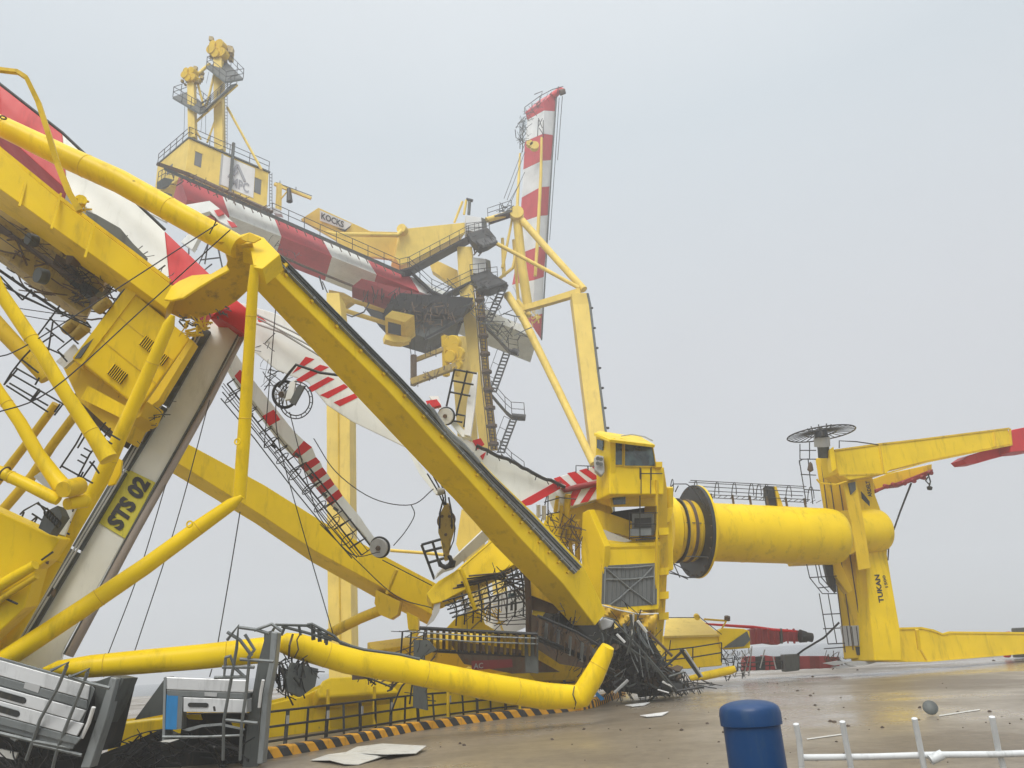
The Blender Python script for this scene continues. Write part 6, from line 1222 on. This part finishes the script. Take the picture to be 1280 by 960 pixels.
for dx in (0, 6): ldr.tube([W(596 + dx, 366, 69.8), W(604 + dx, 470, 69.8), W(614 + dx, 562, 69.8)], .06, 4)
for dx in (-2, 3, 9): ldr.tube([W(595 + dx, 366, 69), W(603 + dx, 470, 69), W(613 + dx, 562, 69)], .04, 4)
ldr.build('leg_ladder', 'rusty_steel', sd_)
leg('ladder_backing', [(594, 604, 362, 70.4), (603, 612, 470, 70.4), (613, 622, 562, 70.4)], .4, Ya)
for k in range(9): t_ = k / 8; x = 597 + 17 * t_; y = 375 + 180 * t_; m = MB(); m.lathe(W(x + 3, y, 69.2), Vector((0, 0, 1)), [(-.12, .1), (-.12, .5), (.12, .5), (.12, .1)], 10); m.build('ladder_hoop', 'rusty_steel', sd_)
# stairway zigzag
def flight(x0, y0, x1, y1, Yw, w_=8, n_=12):
    m = MB(); m.tube([W(x0 - w_ / 2, y0, Yw), W(x1 - w_ / 2, y1, Yw)], .10, 4); m.tube([W(x0 + w_ / 2, y0, Yw), W(x1 + w_ / 2, y1, Yw)], .10, 4); o = m.build('stair_flight', 'dark_steel', sd_)
    m = MB()
    for k in range(n_): t_ = (k + .5) / n_; x, y = lerp(x0, x1, t_), lerp(y0, y1, t_); m.box(W(x - w_ / 2, y, Yw), W(x + w_ / 2, y + 1, Yw), W(x - w_ / 2, y + 2.0, Yw), W(x - w_ / 2, y, Yw + .3))
    m.build('treads', 'dark_steel', o, kind='stuff')
    m = MB(); q0, q1 = W(x0 - w_ / 2 - 8, y0 - 4, Yw), W(x1 - w_ / 2 - 8, y1 - 4, Yw); m.tube([q0, q1], .035, 4)
    for k in range(4): t_ = k / 3; m.tube([lerp(q0, q1, t_), lerp(W(x0 - w_ / 2, y0, Yw), W(x1 - w_ / 2, y1, Yw), t_)], .03, 4)
    m.build('handrail', 'dark_steel', o)
flight(631, 356, 610, 402, 69, 8, 11); flight(634, 440, 616, 490, 69, 8, 12); flight(642, 524, 626, 566, 69, 8, 10)
wk_([(606, 404, 69), (622, 420, 69), (636, 436, 69), (648, 438, 69)], 1.0, 'stair_landing', h=1.1)
wk_([(615, 492, 69), (632, 512, 69), (640, 519, 69), (656, 520, 69)], 1.0, 'stair_landing', h=1.3)
wtube('landing_drum', 'dark_steel', [(640, 438, 69, 7), (648, 441, 69, 8)], 10); wtube('landing_drum', 'dark_steel', [(640, 520, 69, 7), (657, 522, 69, 8)], 10)
wk_([(626, 566, 69), (640, 580, 69), (656, 592, 69)], 1.0, 'stair_landing', h=1.1)
# spreader hanging on the trolley
def bm4(name, mat, x0, y0, x1, y1, w_, Yw=64): return wtube(name, mat, [(x0, y0, Yw, w_), (x1, y1, Yw, w_)], 4)
bm4('spreader_beam', Yo, 514, 452, 556, 436, 7); bm4('spreader_beam', Yo, 514, 478, 572, 457, 11, 62.5); bm4('spreader_end', 'rusty_steel', 517, 444, 517, 482, 8, 63)
bm4('spreader_post', Ya, 556, 420, 558, 470, 9, 64); bm4('spreader_post', Ya, 560, 424, 576, 448, 7, 64); bm4('headblock', Yf, 562, 436, 578, 452, 12, 65); bm4('spreader_post', Ya, 570, 420, 572, 470, 6, 66)
wline('spreader_ropes', 'rope_steel', [[(518, 422), (519, 445)], [(531, 430), (532, 446)], [(512, 428), (514, 445)], [(531, 433), (545, 437)], [(531, 440), (545, 444)], [(538, 432), (538, 444)], [(545, 434), (545, 446)]], 63, .035)
tangle(sd_, 'headblock_fittings', 'aged_shade_yellow', [(555, 428), (576, 424), (576, 462), (558, 460)], (66, 68), 22, (.4, 1.0), .08, 231)
for x_, y_, r_ in ((566, 430, .7), (573, 442, .55), (564, 446, .5), (572, 456, .45)):
    m = MB(); m.lathe(W(x_, y_, 62.5), Vector((.4, 1, .2)), [(-.3, .05), (-.3, r_), (-.2, r_ * 1.1), (.2, r_ * 1.1), (.3, r_), (.3, .05)], 18); m.build('rope_drum', Ya, sd_)
bm4('headblock_frame', 'rusty_steel', 554, 418, 557, 446, 8, 64.5)
tangle(sd_, 'headblock_fittings', 'rusty_steel', [(516, 474), (556, 458), (558, 466), (522, 480)], (65.5, 67), 16, (.4, 1.4), .07, 232)
# second girder support left of the trolley
wtube('rear_tube', Yf, [(425, 371, 66, 6), (480, 388, 68, 6)]); wtube('rear_tube', Yf, [(424, 386, 66, 6), (482, 404, 68, 6)])
wplate('rear_gusset', Yf, ((410, 366, 67), (440, 372, 67), (425, 395, 67)), [(411, 362), (430, 366), (444, 374), (424, 388), (410, 396)], .8)
wline('hanging_hose', 'rope_steel', [[(403, 352), (412, 372), (425, 390), (440, 396), (455, 390), (462, 378)], [(399, 345), (404, 362)]], 62, .07)
# A-frame
wtube('frame_post', Yf, [(646, 268, 72, 11), (652, 330, 72, 12), (660, 384, 72, 12)], 20)
wtube('frame_diagonal', Yf, [(646, 268, 72, 9), (690, 318, 70, 9), (730, 362, 68, 9)], 18)
wtube('frame_diagonal', Yf, [(620, 304, 70, 5), (680, 336, 69, 5), (724, 360, 68, 5)], 14)
wtube('frame_crossbar', Yf, [(608, 275, 71, 7), (640, 266, 72, 7)], 16)
wtube('frame_beam', Yf, [(655, 386, 70, 10), (690, 376, 69, 11), (726, 365, 68, 12)], 4)
wtube('frame_brace', Yf, [(652, 280, 72, 3), (641, 335, 72, 4), (622, 350, 72, 4)]); wtube('frame_brace', Yf, [(640, 275, 72, 3), (628, 335, 72, 4)])
wtube('frame_brace', Yf, [(632, 370, 70, 6), (656, 392, 70, 6)]); wtube('frame_brace', Yf, [(642, 300, 73, 4), (648, 378, 73, 4)]); wtube('frame_brace', Yf, [(628, 298, 73, 4), (630, 345, 73, 5)])
m = MB(); m.lathe(W(646, 267, 71.5), Vector((0, 1, 0)), [(-.4, .05), (-.4, .75), (.6, .75), (.6, .05)], 20); m.build('frame_node', Yf, sd_, bevel=.03)
wtube('long_brace', Yf, [(634, 368, 70, 10), (655, 400, 69, 10), (700, 492, 66, 10), (742, 580, 63, 10)], 18)
wtube('long_brace', Yf, [(646, 376, 71, 7), (662, 395, 71, 7)], 14)
leg('outer_leg', [(714, 733, 366, 66), (716, 736, 380, 66), (727, 747, 470, 65), (737, 757, 548, 64), (752, 772, 700, 63), (762, 782, 845, 62)], 2.2)
leg('outer_leg_edge', [(733, 736, 366, 66), (736, 739, 380, 66), (747, 750, 470, 65), (757, 760, 548, 64), (772, 775, 700, 63), (782, 785, 845, 62)], 2.0, 'grey_green_steel')
m = MB()
for k in range(7): t_ = k / 6; m.lathe(W(739 + 20 * t_, 385 + 150 * t_, 65), Vector((1, 0, 0)), [(-.1, .05), (0, .12), (.15, .1), (.2, .02)], 6)
m.build('leg_lamps', 'dark_steel', sd_, kind='stuff')
wk_([(610, 272, 71), (640, 262, 71)], 1.2, 'frame_walkway')
tangle(sd_, 'rope_guides', 'dark_steel', [(620, 262), (634, 250), (640, 262), (630, 268)], (82, 84), 24, (.5, 1.8), .05, 241)
wline('luffing_rope', 'rope_steel', [[(630, 248), (656, 180)], [(634, 250), (656, 190)], [(638, 254), (656, 215)], [(631, 262), (648, 232)]], 73, .035, one=False)
# raised boom, red and white
Lx = [(656.5, 140), (659, 150), (656, 177), (654, 212), (652, 247), (650, 278), (647, 318), (640, 356), (655, 392), (667, 407)]
Rg = [(679, 127), (680, 138), (679, 167), (677, 201), (675.5, 234), (673, 270), (671, 309), (668, 350), (667, 396), (667, 410)]
Rt_ = [(695, 113), (694, 139), (692, 169), (689, 200), (687, 233), (685, 269), (683, 307), (680, 346), (678, 392), (676, 424)]
colr = ['red', 'white', 'red', 'white', 'red', 'white', 'red', 'white', 'red']
for k in range(9):
    m = MB(); Rr2 = []
    for j in (k, k + 1): Yw = 78; a, b_, c__ = W(*Lx[j], 80.5), W(*Rg[j], Yw), W(*Rt_[j], 79.2); Rr2.append([a, b_, c__, a + c__ - b_])
    m.loft(Rr2); m.build(colr[k] + '_boom_section', 'haze_pale_red' if colr[k] == 'red' else 'clean_white_paint', sd_, bevel=.03)
wtube('boom_edge', 'grey_green_steel', [(696, 116, 79, 2), (690, 200, 79, 2), (684, 300, 79, 2), (677, 425, 79, 2)], 6)
wtube('boom_rope', 'rope_steel', [(699, 122, 79, .8), (694, 200, 79, .8), (687, 300, 79, .8)], 4); wtube('boom_rope', 'rope_steel', [(703, 120, 79, .8), (697, 200, 79, .8)], 4)
wtube('boom_tip', 'red_paint', [(690, 121, 79, 10), (700, 113, 79, 9), (705, 115, 79, 8)], 8)
wtube('tip_sheave', 'rusty_steel', [(700, 116, 78.5, 8), (706, 114, 78.5, 7)], 10)
wtube('forestay', Yf, [(677, 172, 77, 3), (676, 220, 77, 4), (672, 300, 76, 4.5), (669, 345, 76, 4)], 10)
wtube('forestay', Yf, [(650, 192, 78, 2.5), (648, 230, 77, 3.5), (646, 270, 76, 4)], 10)
tangle(sd_, 'boom_tip_railing', 'grey_green_steel', [(650, 150), (662, 135), (690, 116), (692, 120), (664, 142), (656, 185), (650, 185)], (88, 91), 80, (.6, 2.4), .04, 251, bend=.1)
wline('boom_tip_rail', 'dark_steel', [[(656, 142), (656, 134), (675, 120), (690, 112)], [(665, 137), (665, 129)], [(675, 130), (675, 120)], [(668, 118), (678, 114), (676, 122)], [(690, 112), (704, 108)], [(697, 116), (698, 108)], [(650, 152), (650, 186)], [(654, 150), (653, 190)], [(645, 160), (650, 152), (656, 146)], [(644, 162), (645, 172), (652, 176)], [(650, 158), (655, 164)], [(655, 164), (650, 170)], [(650, 170), (655, 178)]], 77.5, .05)
wline('boom_lattice', 'dark_steel', [[(673, 148), (678, 160)], [(678, 148), (673, 158)], [(674, 160), (679, 168)], [(679, 150), (679, 172)], [(673, 150), (672, 170)]], 77.2, .05)
m = MB(); m.lathe(W(668, 183, 77), Vector((0, 1, 0)), [(-.3, .05), (-.3, .55), (.3, .55), (.3, .05)], 14); m.lathe(W(662, 180, 77), Vector((0, 1, 0)), [(-.3, .05), (-.3, .4), (.3, .4), (.3, .05)], 14); m.build('stay_sheaves', Yf, sd_)
# boom hinge and girder end
wplate('girder_end', 'white_paint', ((617, 392, 76), (668, 414, 77), (640, 425, 76)), [(600, 385), (620, 393), (667, 412), (672, 425), (658, 432), (600, 412)], 1.2)
tangle(sd_, 'hinge_fittings', Yf, [(655, 385), (668, 384), (676, 400), (660, 410)], (80, 83), 30, (.5, 2), .1, 261)
# back-stay strut seen left behind the joint
wline('rear_lattice', 'dark_steel', [[(262, 300), (240, 350), (265, 330)], [(270, 298), (278, 335)], [(250, 325), (275, 322)], [(232, 296), (246, 312)], [(236, 292), (236, 318)], [(260, 305), (256, 330)]], 62, .07)
wplate('rear_striped_plate', 'white_paint', ((186, 265, 50), (215, 272, 50), (200, 285, 50)), [(186, 266), (204, 264), (212, 270), (205, 276), (198, 272)], .4)
wplate('rear_striped_plate', 'white_paint', ((232, 256, 50), (262, 250, 50), (250, 275, 50)), [(232, 256), (262, 251), (276, 262), (285, 272), (296, 282), (290, 285), (274, 276), (262, 264), (248, 268), (256, 282), (240, 312), (226, 302), (244, 284), (244, 270)], .5)
for p in ([(268, 264), (276, 262), (281, 268), (273, 271)], [(284, 276), (293, 279), (297, 284), (290, 285)]): wplate('red_stripe', 'red_paint', ((232, 256, 49.9), (262, 250, 49.9), (250, 275, 49.9)), p, .1, proud=.1)
wtube('yellow_bracket', Yf, [(279, 258, 60, 5), (287, 268, 60, 6)], 6)

# ================================================================== HAZE (rain-laden air over the quay)
m = MB(); m.box(Vector((-700, -700, -4.2 - 1)), Vector((700, -700, -5.2)), Vector((-700, 700, -5.2)), Vector((-700, -700, 68)))
hz = m.build('haze', 'window_glass'); hz['kind'] = 'stuff'; hz['label'] = 'thin grey rain haze hanging over the whole quay'
hm = bpy.data.materials.new('haze_air'); hm.use_nodes = True; t = hm.node_tree; t.nodes.clear()
vo = t.nodes.new('ShaderNodeVolumePrincipled'); vo.inputs['Color'].default_value = (.93, .95, .98, 1); vo.inputs['Density'].default_value = HAZE_DENSITY; vo.inputs['Anisotropy'].default_value = 0.2
ou = t.nodes.new('ShaderNodeOutputMaterial'); t.links.new(vo.outputs[0], ou.inputs['Volume'])
hz.data.materials.clear(); hz.data.materials.append(hm)
